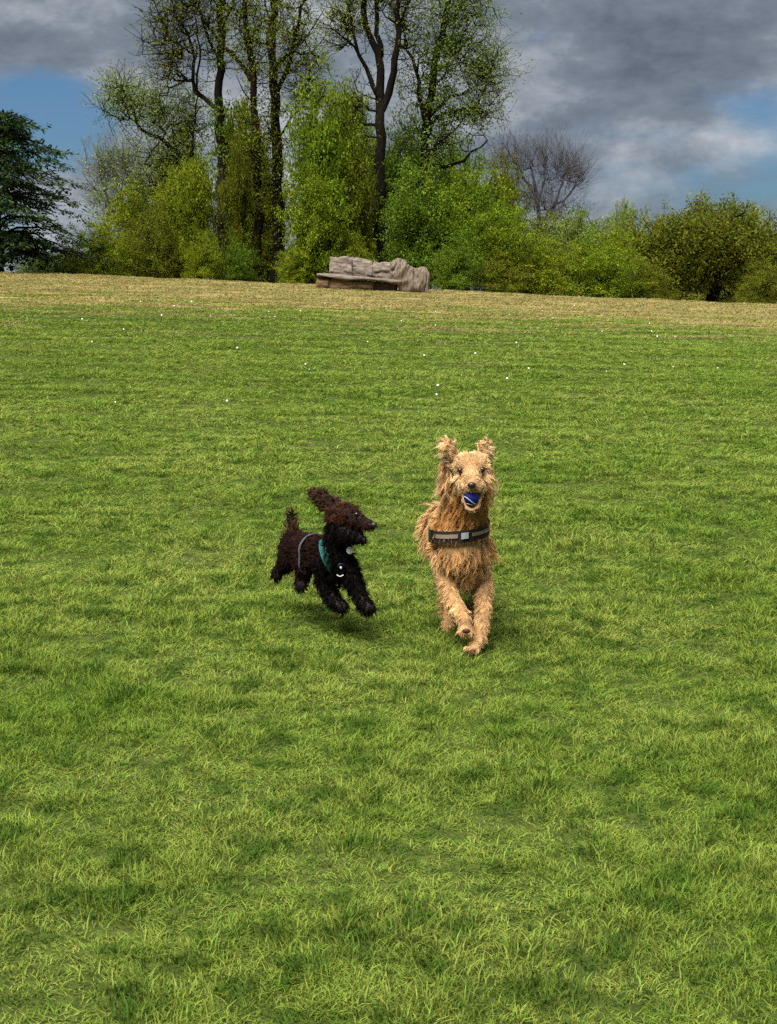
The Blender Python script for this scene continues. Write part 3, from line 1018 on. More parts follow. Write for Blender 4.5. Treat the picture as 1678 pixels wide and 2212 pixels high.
def build_log_seat():
    Y = 53.0
    p = at(681, 622, Y)
    base = Vector((p.x, Y, gzf(p.x, Y) - 0.02))
    e = thing('log_seat', 'long sofa-shaped seat carved from weathered tree trunk on the crest of the field', 'bench', base)
    e.rotation_euler = (0, R(4.0), 0)
    e.scale = (0.96, 1, 1)
    grey = noisy_mat('weathered_wood', (0.034, 0.025, 0.019), (0.25, 0.205, 0.165), 5, (0.7, 2, 4), 0.9, 0.8, 0.03, c3=(0.13, 0.09, 0.066))
    greyv = noisy_mat('weathered_wood_upright', (0.032, 0.023, 0.016), (0.23, 0.185, 0.14), 5, (4, 2, 0.7), 0.9, 0.8, 0.03, c3=(0.14, 0.095, 0.062))
    brown = noisy_mat('brown_wood', (0.07, 0.042, 0.022), (0.20, 0.125, 0.065), 5, (0.6, 2, 4), 0.9, 0.8, 0.03)
    top_back = lambda x: float(np.interp(x, [0.4, 0.6, 1.25, 1.45, 1.9, 2.2, 2.7], [1.15, 1.17, 1.20, 1.19, 1.10, 1.08, 1.12]))
    for (a, b, s) in ((0.46, 1.30, 1.0), (1.312, 2.038, 4.0), (2.05, 2.74, 8.0)):
        v, f = log_part(a, b, top_back, lambda x: 0.47, 0.34, 0.22, 0.075, (1.4, 3, 3.5), 56, 56, 4.6, 0.02, s, 0.22, 0.04, (1.6, 1, 6))
        link('backrest_panel', mesh_np('backrest_panel', v, f, mats=[grey]), e)
    v, f = log_part(0.02, 3.15, lambda x: 0.53 + 0.02 * math.sin(x * 2.1), lambda x: 0.40 + 0.03 * math.sin(x * 3.3 + 1), -0.02, 0.42, 0.03, (0.8, 3, 5), 70, 36, 4.0, 0.1, 2.0)
    link('seat', mesh_np('seat', v, f, mats=[grey]), e)
    v, f = log_part(0.42, 2.15, lambda x: 0.415, lambda x: -0.10, 0.12, 0.40, 0.10, (0.9, 2.5, 3), 50, 36, 2.6, 0.2, 5.0)
    link('base_log', mesh_np('base_log', v, f, mats=[brown]), e)
    v, f = log_part(0.03, 0.52, lambda x: 0.40, lambda x: -0.06, -0.05, 0.33, 0.05, (2, 3, 3), 22, 32, 2.0, 0.35, 6.0)
    link('log_end', mesh_np('log_end', v, f, mats=[brown]), e)
    v, f = log_part(2.10, 3.0, lambda x: 0.405, lambda x: 0.02 - 0.1, 0.28, 0.22, 0.08, (1.5, 2.5, 3), 30, 28, 2.4, 0.2, 9.0)
    link('base_log', mesh_np('base_log', v, f, mats=[brown]), e)
    top_st = lambda x: float(np.interp(x, [2.70, 2.8, 2.98, 3.2, 3.3, 3.45, 3.65, 3.85, 4.03, 4.18], [1.08, 1.16, 1.22, 1.20, 1.12, 1.02, 0.97, 1.02, 0.98, 0.80]))
    v, f = log_part(2.72, 4.18, top_st, lambda x: 0.30 - 0.42 * min(1, max(0, (x - 3.0) / 0.25)), 0.10, 0.46, 0.10, (2.6, 2.2, 1.9), 120, 80, 5.0, 0.05, 12.0, 0.0, 0.09, (4.5, 1, 0.8))
    link('gnarled_stump', mesh_np('gnarled_stump', v, f, mats=[greyv]), e)


build_log_seat()


# ------------------------------------------------------------------ dogs
class Body:
    """an animal's body: chains of blended balls, remeshed into one continuous skin"""
    def __init__(self):
        self.s = []          # (centre, radius, region, axis, factor)

    def chain(self, pts, region, axis=None, factor=1.0):
        """pts: (Vector, radius)"""
        for (a, ra), (b, rb) in zip(pts[:-1], pts[1:]):
            d = (b - a).length
            n = max(2, int(d / (0.3 * min(ra, rb)))) if d > 1e-5 else 1
            for i in range(n + 1):
                t = i / n
                self.s.append((a.lerp(b, t), ra + (rb - ra) * t, region, axis, factor))

    def ball(self, p, r, region, axis=None, factor=1.0):
        self.s.append((p, r, region, axis, factor))

    def skin(self, voxel, smooth):
        bm = bmesh.new()
        for p, r, reg, ax, fc in self.s:
            M = Matrix.Translation(p)
            if ax is not None:
                M = M @ Matrix.Scale(fc, 4, ax.normalized())
            M = M @ Matrix.Scale(r, 4)
            bmesh.ops.create_icosphere(bm, subdivisions=2, radius=1.0, matrix=M)
        me = bpy.data.meshes.new('skin'); bm.to_mesh(me); bm.free()
        o = bpy.data.objects.new('skin', me); COL.objects.link(o)
        m = o.modifiers.new('r', 'REMESH'); m.mode = 'VOXEL'; m.voxel_size = voxel
        m = o.modifiers.new('s', 'SMOOTH'); m.iterations = smooth; m.factor = 0.5
        dg = bpy.context.evaluated_depsgraph_get()
        res = bpy.data.meshes.new_from_object(o.evaluated_get(dg))
        bpy.data.objects.remove(o)
        bpy.data.meshes.remove(me)
        res.name = 'body'
        res.polygons.foreach_set('use_smooth', np.ones(len(res.polygons), bool))
        return res

    def regions(self, P):
        C = np.array([tuple(s[0]) for s in self.s]); Rr = np.array([s[1] for s in self.s])
        out = np.zeros(len(P), int)
        names = [s[2] for s in self.s]
        for i in range(0, len(P), 4000):
            d = np.linalg.norm(P[i:i + 4000, None, :] - C[None], axis=2) - Rr[None]
            out[i:i + 4000] = d.argmin(1)
        return np.array([names[k] for k in out])


def fur(me, body, n, spec, rng, seg=4, width=0.004, trim=None, per_lock=14):
    """locks of hair on the skin; spec[region] = (length, lift, comb vector, curl, colour, density)"""
    me.calc_loop_triangles()
    nv = len(me.vertices)
    co = np.empty(nv * 3, np.float32); me.vertices.foreach_get('co', co); co = co.reshape(-1, 3)
    no = np.empty(nv * 3, np.float32); me.vertices.foreach_get('normal', no); no = no.reshape(-1, 3)
    tri = np.empty(len(me.loop_triangles) * 3, np.int32); me.loop_triangles.foreach_get('vertices', tri); tri = tri.reshape(-1, 3)
    a, b, c = co[tri[:, 0]], co[tri[:, 1]], co[tri[:, 2]]
    ar = np.linalg.norm(np.cross(b - a, c - a), axis=1)
    f = rng.choice(len(tri), n, p=ar / ar.sum())
    u = rng.uniform(size=(n, 1)); v = rng.uniform(size=(n, 1)); fl = (u + v) > 1
    u = np.where(fl, 1 - u, u); v = np.where(fl, 1 - v, v)
    P = a[f] + (b[f] - a[f]) * u + (c[f] - a[f]) * v
    N = no[tri[f, 0]] * (1 - u - v) + no[tri[f, 1]] * u + no[tri[f, 2]] * v
    N /= np.linalg.norm(N, axis=1)[:, None] + 1e-9
    reg = body.regions(P)
    L = np.array([spec[r][0] for r in reg]); lift = np.array([spec[r][1] for r in reg]); comb = np.array([spec[r][2] for r in reg], float)
    curl = np.array([spec[r][3] for r in reg]); colr = np.array([spec[r][4] for r in reg], float); den = np.array([spec[r][5] for r in reg])
    keep = rng.uniform(size=n) < den
    P, N, L, lift, comb, curl, colr = [q[keep] for q in (P, N, L, lift, comb, curl, colr)]
    n = len(P)
    # guide hairs; every hair joins the lock of its nearest guide
    m_ = max(8, n // per_lock)
    gi = rng.choice(n, m_, replace=False)
    kd = KDTree(m_)
    for j, k in enumerate(gi): kd.insert(Vector(P[k]), j)
    kd.balance()
    own = np.array([kd.find(Vector(p))[1] for p in P])
    g0 = gi
    cl = np.array([tuple(mnoise.noise_vector(Vector(p) * 16.0)) for p in P[g0]])
    gN, gL, gl, gc, gcu = N[g0], L[g0] * rng.uniform(0.7, 1.3, m_), lift[g0], comb[g0] + cl * 0.55, curl[g0]
    if trim is not None:
        gL = gL * trim(P[g0])
    gc = gc - gN * np.sum(gc * gN, 1, keepdims=True)
    gc /= np.linalg.norm(gc, axis=1)[:, None] + 1e-9
    D = gN * gl[:, None] + gc * (1 - gl[:, None]) + rng.normal(0, 0.10, (m_, 3))
    D /= np.linalg.norm(D, axis=1)[:, None]
    ph = rng.uniform(0, 6.28, m_)
    s1 = np.cross(D, rng.normal(0, 1, (m_, 3))); s1 /= np.linalg.norm(s1, axis=1)[:, None] + 1e-9
    s2 = np.cross(D, s1)
    g = np.array([0, 0, -1.0])
    lenj = rng.uniform(0.65, 1.15, n)
    stray = rng.normal(0, 1, (n, 3))
    pts = []
    rootoff = P - P[g0][own]
    conv = 0.62 * np.clip((gL[own] - 0.012) / 0.035, 0.0, 1.0)
    for k in range(seg + 1):
        t = k / seg * lenj
        ang = ph[own] + t * 5.0
        q = P[g0][own] + rootoff * (1 - conv * t)[:, None] - N * np.minimum(0.003, 0.08 * L)[:, None] + D[own] * (gL[own] * t)[:, None] + g * (gL[own] * 0.25 * t * t)[:, None]
        q = q + (s1[own] * np.cos(ang)[:, None] + s2[own] * np.sin(ang)[:, None]) * (gcu[own] * gL[own] * t)[:, None]
        q = q + stray * (gL[own] * 0.05 * t)[:, None]
        pts.append(q)
    s1 = np.cross(D[own], rng.normal(0, 1, (n, 3))); s1 /= np.linalg.norm(s1, axis=1)[:, None] + 1e-9
    w = width * rng.uniform(0.6, 1.3, n) * np.clip(L / 0.03, 0.6, 1.0)
    V = []
    for k in range(seg + 1):
        t = k / seg
        ww = (w * (1 - 0.85 * t ** 1.5))[:, None] * 0.5
        V.append(pts[k] - s1 * ww); V.append(pts[k] + s1 * ww)
    V = np.stack(V, 1)       # n, 2*(seg+1), 3
    m = 2 * (seg + 1)
    o = np.arange(n)[:, None] * m
    F = np.concatenate([o + np.array([[2 * k, 2 * k + 1, 2 * k + 3, 2 * k + 2]]) for k in range(seg)])
    tone = np.array([mnoise.noise(Vector(p) * 30.0) for p in P[g0]]) + rng.normal(0, 0.16, m_)
    cv = colr * np.clip(1 + 0.7 * tone[own][:, None], 0.45, 1.6) * rng.uniform(0.78, 1.2, (n, 1)) * (1 + rng.normal(0, 0.04, (n, 3)))
    C = np.repeat(cv[:, None, :], m, 1)
    C = C * np.linspace(0.88, 1.12, seg + 1).repeat(2)[None, :, None]
    return V.reshape(-1, 3), F, C.reshape(-1, 3)


def fur_mat(name, transl=0.2, rough=0.55, spec=0.25):
    m, t = new_mat(name)
    a = t.n('ShaderNodeAttribute', attribute_name='col').outputs['Color']
    p = t.n('ShaderNodeBsdfPrincipled'); p.inputs['Roughness'].default_value = rough
    p.inputs['Specular IOR Level'].default_value = spec
    t.l(a, p.inputs['Base Color'])
    tr = t.n('ShaderNodeBsdfTranslucent'); t.l(a, tr.inputs['Color'])
    mx = t.n('ShaderNodeMixShader'); mx.inputs[0].default_value = transl
    t.l(p.outputs[0], mx.inputs[1]); t.l(tr.outputs[0], mx.inputs[2])
    t.l(mx.outputs[0], t.out.inputs[0])
    return m


def plain_mat(name, c, rough=0.5, spec=0.5, coat=0.0):
    m, t = new_mat(name)
    tc = t.n('ShaderNodeTexCoord').outputs['Object']
    nf = t.noise(tc, 90, 3)
    col = t.mix(nf, tuple(v * 0.8 for v in c), tuple(min(1, v * 1.2) for v in c))
    p = t.n('ShaderNodeBsdfPrincipled'); p.inputs['Roughness'].default_value = rough
    p.inputs['Specular IOR Level'].default_value = spec
    p.inputs['Coat Weight'].default_value = coat
    t.l(col, p.inputs['Base Color'])
    t.l(p.outputs[0], t.out.inputs[0])
    return m


def blob(name, parent, base, c, r, mat, axes=None, sub=3):
    """ellipsoid with half-axes r=(along ax0, ax1, ax2)"""
    bm = bmesh.new()
    bmesh.ops.create_icosphere(bm, subdivisions=sub, radius=1.0)
    M = Matrix.Identity(3)
    if axes is not None:
        M = Matrix(axes).transposed()
    for v in bm.verts:
        v.co = M @ Vector((v.co.x * r[0], v.co.y * r[1], v.co.z * r[2])) + (c - base)
    for f in bm.faces: f.smooth = True
    me = bpy.data.meshes.new(name); bm.to_mesh(me); bm.free()
    me.materials.append(mat)
    return link(name, me, parent)


def tube_mesh(name, parent, base, pts, rad, mat, sides=8):
    T = Tree(1)
    prev = -1
    for p, r in zip(pts, rad if hasattr(rad, '__len__') else [rad] * len(pts)):
        prev = T.add(np.array(p), prev, r)
    n = len(pts); P = np.array([tuple(p) for p in pts]); rr = np.array(T.minr)
    tan = np.gradient(P, axis=0); tan /= np.linalg.norm(tan, axis=1)[:, None] + 1e-9
    u = np.cross(tan, np.array([0.21, 0.93, 0.3])); u /= np.linalg.norm(u, axis=1)[:, None] + 1e-9
    w = np.cross(tan, u)
    ang = np.arange(sides) * 2 * math.pi / sides
    V = P[:, None, :] + (u[:, None, :] * np.cos(ang)[None, :, None] + w[:, None, :] * np.sin(ang)[None, :, None]) * rr[:, None, None]
    a = np.arange((n - 1) * sides).reshape(n - 1, sides); b = np.roll(a, -1, 1)
    F = np.stack([a, b, b + sides, a + sides], -1).reshape(-1, 4)
    V = V.reshape(-1, 3)
    caps = np.array([list(range(sides))[::-1], [(n - 1) * sides + i for i in range(sides)]])
    return link(name, mesh_np(name, V - np.array(base), [F, caps], mats=[mat]), parent)


def band(name, parent, base, pts, nrm, wdir, width, thick, mat):
    """a strap: rectangle swept along pts, lying on the surface (nrm outward), wdir across"""
    V, F = [], []
    for p, n, w in zip(pts, nrm, wdir):
        for sw, sn in ((-1, 0), (1, 0), (1, 1), (-1, 1)):
            V.append(tuple(p + w * (sw * width / 2) + n * (sn * thick) - base))
    m = len(pts)
    for i in range(m - 1):
        for j in range(4):
            F.append((i * 4 + j, i * 4 + (j + 1) % 4, (i + 1) * 4 + (j + 1) % 4, (i + 1) * 4 + j))
    F += [(3, 2, 1, 0), tuple((m - 1) * 4 + j for j in range(4))]
    return link(name, mesh_np(name, np.array(V), np.array(F), mats=[mat], smooth=False), parent)


def hit(bvh, dx, dy, off=0.0):
    """where the line of sight through a design point meets the skin, moved out along the normal"""
    o = Vector((0, 0, CAM_H))
    d = (at(dx, dy, 6.0) - o).normalized()
    loc, n, i, dist = bvh.ray_cast(o, d)
    if loc is None:
        return at(dx, dy, 5.9), -d
    return loc + n * off, n


def smooth_path(pts, it=3):
    for _ in range(it):
        pts = [pts[0]] + [(pts[i - 1] + pts[i] * 2 + pts[i + 1]) / 4 for i in range(1, len(pts) - 1)] + [pts[-1]]
    return pts


FUR = fur_mat('fur_locks', 0.2, 0.6, 0.12)
FUR_DARK = fur_mat('fur_dark_curls', 0.1, 0.6, 0.06)


def golden_dog():
    rng = np.random.default_rng(31)
    base = Vector((at(1005, 1400, 5.85).x, 5.85, gzf(at(1005, 1400, 5.85).x, 5.85)))
    e = thing('dog', 'shaggy golden dog running towards the viewer with a blue ball in its mouth', 'dog', base)
    B = Body()
    A = at
    V = Vector
    # trunk of the body
    B.chain([(A(993, 1165, 5.96), .108), (A(992, 1158, 6.12), .112), (A(990, 1140, 6.30), .100), (A(990, 1122, 6.45), .082), (A(990, 1112, 6.60), .080)], 'torso')
    B.chain([(A(995, 1145, 5.92), .096), (A(997, 1185, 5.91), .098), (A(1000, 1222, 5.93), .072)], 'chest')
    B.chain([(A(1014, 1042, 5.86), .062), (A(1006, 1090, 5.90), .078), (A(996, 1138, 5.93), .098)], 'neck')
    B.ball(A(955, 1185, 5.98), .052, 'torso'); B.ball(A(1036, 1185, 5.98), .050, 'torso')
    # head: broad skull, brow ridges, cheeks, short muzzle
    B.ball(A(1019, 1012, 5.79), .062, 'head'); B.ball(A(1008, 1004, 5.79), .050, 'head'); B.ball(A(1030, 1004, 5.79), .050, 'head')
    B.ball(A(1004, 1007, 5.755), .024, 'head'); B.ball(A(1034, 1007, 5.755), .024, 'head')
    B.ball(A(1002, 1036, 5.77), .040, 'cheek'); B.ball(A(1036, 1036, 5.77), .040, 'cheek')
    B.chain([(A(1019, 1026, 5.72), .037), (A(1019, 1042, 5.665), .028), (A(1019, 1050, 5.64), .024)], 'muzzle')
    B.chain([(A(1003, 1048, 5.70), .024), (A(1010, 1056, 5.655), .017)], 'muzzle'); B.chain([(A(1035, 1048, 5.70), .024), (A(1028, 1056, 5.655), .017)], 'muzzle')
    # open lower jaw: a U-shaped rim
    B.chain([(A(1000, 1062, 5.72), .012), (A(1002, 1082, 5.675), .0080), (A(1009, 1098, 5.645), .0080), (A(1019, 1103, 5.635), .0085), (A(1029, 1098, 5.645), .0080), (A(1036, 1082, 5.675), .0080), (A(1038, 1062, 5.72), .012)], 'jaw')
    B.chain([(A(1019, 1085, 5.74), .024), (A(1019, 1100, 5.68), .010)], 'jaw')
    # long ears flung up and out by the run, their feathering falling back down
    B.chain([(A(990, 1004, 5.83), .018), (A(975, 982, 5.84), .032), (A(969, 962, 5.845), .027)], 'ear', V((0, 1, 0)), 0.5)
    B.chain([(A(970, 975, 5.85), .022), (A(962, 1005, 5.86), .022), (A(962, 1045, 5.87), .020), (A(966, 1078, 5.88), .014)], 'ear_hang', V((0, 1, 0)), 0.6)
    B.chain([(A(1044, 1002, 5.83), .016), (A(1046, 982, 5.84), .025), (A(1045, 962, 5.845), .023)], 'ear_near', V((0, 1, 0)), 0.5)
    B.chain([(A(1050, 975, 5.85), .016), (A(1054, 1005, 5.86), .015), (A(1054, 1040, 5.87), .014), (A(1052, 1070, 5.88), .010)], 'ear_hang', V((0, 1, 0)), 0.6)
    # lifted foreleg, wrist swung across
    B.chain([(A(958, 1200, 5.95), .052), (A(963, 1252, 5.92), .038), (A(976, 1295, 5.85), .032), (A(1001, 1332, 5.77), .024), (A(1005, 1348, 5.755), .023)], 'leg')
    B.chain([(A(1005, 1350, 5.755), .024), (A(1005, 1360, 5.745), .027)], 'paw')
    for dx in (-13, -4, 5, 14):
        B.ball(A(1005 + dx, 1371 - abs(dx) * .25, 5.735), .0115, 'paw')
    # planted foreleg
    B.chain([(A(1034, 1200, 5.96), .050), (A(1043, 1262, 5.94), .036), (A(1044, 1310, 5.88), .030), (A(1039, 1352, 5.83), .024), (A(1034, 1378, 5.80), .024)], 'leg')
    B.chain([(A(1033, 1382, 5.79), .026), (A(1026, 1394, 5.75), .024)], 'paw')
    for dx in (-14, -5, 4, 12):
        B.ball(A(1019 + dx * .95, 1402 - abs(dx) * .12, 5.725), .0115, 'paw')
    # hind legs gathered under the body
    B.chain([(A(970, 1135, 6.52), .072), (A(962, 1205, 6.36), .050), (A(964, 1268, 6.40), .030), (A(966, 1298, 6.40), .024), (A(968, 1340, 6.20), .022)], 'hind')
    B.chain([(A(968, 1345, 6.18), .025), (A(968, 1356, 6.10), .026)], 'paw')
    B.chain([(A(1014, 1135, 6.52), .072), (A(1028, 1205, 6.36), .050), (A(1034, 1268, 6.42), .030), (A(1036, 1292, 6.45), .024), (A(1040, 1330, 6.30), .022)], 'hind')
    B.chain([(A(1040, 1335, 6.28), .025), (A(1040, 1345, 6.20), .026)], 'paw')
    # tail
    B.chain([(A(984, 1095, 6.66), .036), (A(950, 1100, 6.74), .022), (A(922, 1130, 6.78), .016), (A(914, 1158, 6.80), .010)], 'tail')
    me = B.skin(0.0065, 3)
    bvh = BVHTree.FromPolygons([v.co.copy() for v in me.vertices], [tuple(p.vertices) for p in me.polygons])
    skin = noisy_mat('golden_skin', (0.24, 0.125, 0.045), (0.36, 0.20, 0.08), 30, (1, 1, 1), 0.8, 0.3, 0.004)  # darker than the coat: shaded depth between locks put into the colour
    G = (0.60, 0.350, 0.145); GL = (0.71, 0.455, 0.220); GD = (0.46, 0.225, 0.066); GP = (0.74, 0.53, 0.29)  # GD is darker: the shade under the chin painted into the neck hair
    dn = (0, 0, -1)
    FC = (0.73, 0.50, 0.265)
    spec = {
        'torso': (.055, .22, (0, .75, -.6), .18, G, 1.0), 'chest': (.052, .16, (0, .05, -1), .20, G, 1.0), 'neck': (.050, .20, (0, .3, -1), .20, GD, 1.0),
        'head': (.019, .42, (0, .7, .2), .12, FC, 1.0), 'cheek': (.028, .38, (0, .6, -.8), .16, FC, 1.0), 'muzzle': (.0085, .42, (0, 1, -.1), .06, FC, 1.0),
        'jaw': (.006, .2, (0, .5, -1), .05, (0.62, 0.47, 0.33), 1.0), 'ear': (.036, .38, (-.7, .3, .35), .24, GP, 1.0), 'ear_near': (.032, .38, (.6, .3, .35), .24, GP, 1.0), 'ear_hang': (.066, .20, (-.14, .1, -1), .26, GL, 1.0),
        'leg': (.022, .28, (0, .35, -1), .16, GL, 1.0), 'paw': (.014, .30, (0, .2, -1), .08, GL, 1.0), 'hind': (.036, .26, (0, .6, -.8), .14, G, 1.0), 'tail': (.075, .30, (-.3, .2, -.9), .16, GL, 1.0)}
    zc = A(994, 1152, 5.88).z
    def trim(P):
        d = np.abs(P[:, 2] - zc - 0.15 * (P[:, 0] - A(994, 1152, 5.88).x))
        k = (P[:, 1] < 6.06) & (d < 0.032)
        return np.where(k, 0.3, 1.0)
    v, f, c = fur(me, B, 150000, spec, rng, 3, 0.0021, trim, 20)
    me.transform(Matrix.Translation(-base))
    me.materials.append(skin)
    body = link('body', me, e)
    link('hair', mesh_np('hair', v - np.array(base), f, col=c, mats=[FUR]), e)
    dark = plain_mat('dark_wet', (0.022, 0.007, 0.006), 0.4, 0.4, 0.0)
    eye_m = plain_mat('eye_brown', (0.020, 0.005, 0.003), 0.12, 0.5, 0.0)
    lid_m = plain_mat('eyelid_dark', (0.035, 0.012, 0.008), 0.6)
    for dx in (997, 1038):
        p, n = hit(bvh, dx, 1014.5)
        o = blob('eye', e, base, p + n * 0.008, (0.0100, 0.0085, 0.0100), eye_m)
        o2 = blob('eyelid', o, base, p + n * 0.006, (0.0135, 0.006, 0.0105), lid_m)
    p, n = hit(bvh, 1019, 1049)
    # nose: a wide wedge with two nostrils
    ns = blob('nose', e, base, p + n * 0.006, (0.0172, 0.011, 0.0132), dark)
    for v_ in ns.data.vertices:
        q = v_.co - (p + n * 0.006 - base)
        if q.z < 0: q.x *= 1 + q.z * 38
        v_.co = q + (p + n * 0.006 - base)
    # mouth cavity behind the ball, tongue
    mouth = plain_mat('mouth_dark', (0.015, 0.005, 0.006), 0.4)
    blob('mouth', e, base, A(1019, 1078, 5.70), (0.028, 0.02, 0.034), mouth)
    # paw pads facing the viewer
    pad = plain_mat('paw_pad', (0.055, 0.012, 0.010), 0.6)
    pc = A(1007, 1363, 5.7065)
    blob('paw_pad', e, base, pc, (0.0165, 0.006, 0.0105), pad)
    # harness: band across the chest
    har = bpy.data.objects.new('harness', None); COL.objects.link(har); har.parent = e
    strap_m = noisy_mat('strap_dark', (0.010, 0.006, 0.006), (0.024, 0.013, 0.012), 300, (1, 1, 1), 0.8, 0.3, 0.001)
    label_m = noisy_mat('label_strip', (0.17, 0.125, 0.085), (0.25, 0.19, 0.14), 250, (1, 1, 1), 0.6, 0.2, 0.001)
    grey_m = plain_mat('buckle_grey', (0.34, 0.36, 0.36), 0.35)
    ctr = A(995, 1152, 6.02)
    def ring(z0, tilt, a0, a1, off, n=40, cc=ctr):
        P = []
        for i in range(n + 1):
            a = a0 + (a1 - a0) * i / n
            d = Vector((math.sin(a), -math.cos(a), 0))
            o = Vector((cc.x, cc.y, z0 + tilt * math.sin(a)))
            h = bvh.ray_cast(o + d * 0.6, -d)[0]
            r = (h - o).length if h is not None else 0.12
            P.append((o, d, min(max(r, 0.08), 0.24)))
        rr = [q[2] for q in P]
        for _ in range(6):
            rr = [rr[0]] + [(rr[i - 1] + 2 * rr[i] + rr[i + 1]) / 4 for i in range(1, len(rr) - 1)] + [rr[-1]]
        pts = [q[0] + q[1] * (r + off) for q, r in zip(P, rr)]
        return pts, [q[1] for q in P]
    z0 = zc
    up = Vector((0, 0, 1))
    pts, nr = ring(z0, 0.022, -1.75, 1.75, 0.024)
    band('strap', har, base, pts, nr, [up] * len(pts), 0.047, 0.004, strap_m)
    pts, nr = ring(z0 + 0.003, 0.022, -0.62, -0.10, 0.0285, 14)
    band('label_strip', har, base, pts, nr, [up] * len(pts), 0.016, 0.0015, label_m)
    pts, nr = ring(z0 + 0.003, 0.022, 0.16, 0.95, 0.0285, 16)
    band('label_strip', har, base, pts, nr, [up] * len(pts), 0.014, 0.0015, label_m)
    pts, nr = ring(z0 + 0.003, 0.022, -0.04, 0.09, 0.0285, 4)
    band('buckle', har, base, pts, nr, [up] * len(pts), 0.024, 0.006, grey_m)
    for a0, a1 in ((-1.02, -0.74), (1.02, 1.24)):
        pts, nr = ring(z0, 0.022, a0, a1, 0.0285, 6)
        band('side_buckle', har, base, pts, nr, [up] * len(pts), 0.052, 0.007, plain_mat('buckle_black', (0.012, 0.012, 0.013), 0.3))
    pts, nr = ring(z0, 0.022, -1.22, -1.06, 0.0285, 4)
    band('ring_tab', har, base, pts, nr, [up] * len(pts), 0.026, 0.005, grey_m)
    # the ball in the mouth
    bc = A(1018, 1076, 5.655); rB = 0.0285
    b = thing('ball', 'deep blue ball with a white curved stripe held in the golden dog\'s mouth', 'ball', bc)
    blue = plain_mat('ball_blue', (0.005, 0.008, 0.12), 0.75, 0.2)
    blob('shell', b, bc, bc, (rB, rB, rB), blue)
    white = plain_mat('stripe_white', (0.42, 0.42, 0.44), 0.6)
    for tilt, lowz in ((R(28), -0.30), (R(8), -0.80)):
        sp = []
        for i in range(49):
            a = 2 * math.pi * i / 48
            d = Vector((math.cos(a) * math.sqrt(1 - lowz ** 2), math.sin(a) * math.sqrt(1 - lowz ** 2), lowz + 0.12 * math.sin(2 * a))).normalized()
            d = Matrix.Rotation(tilt, 3, 'Y') @ d
            sp.append(bc + d * (rB + 0.0002))
        tube_mesh('stripe', b, bc, sp, 0.0016, white, 6)


golden_dog()


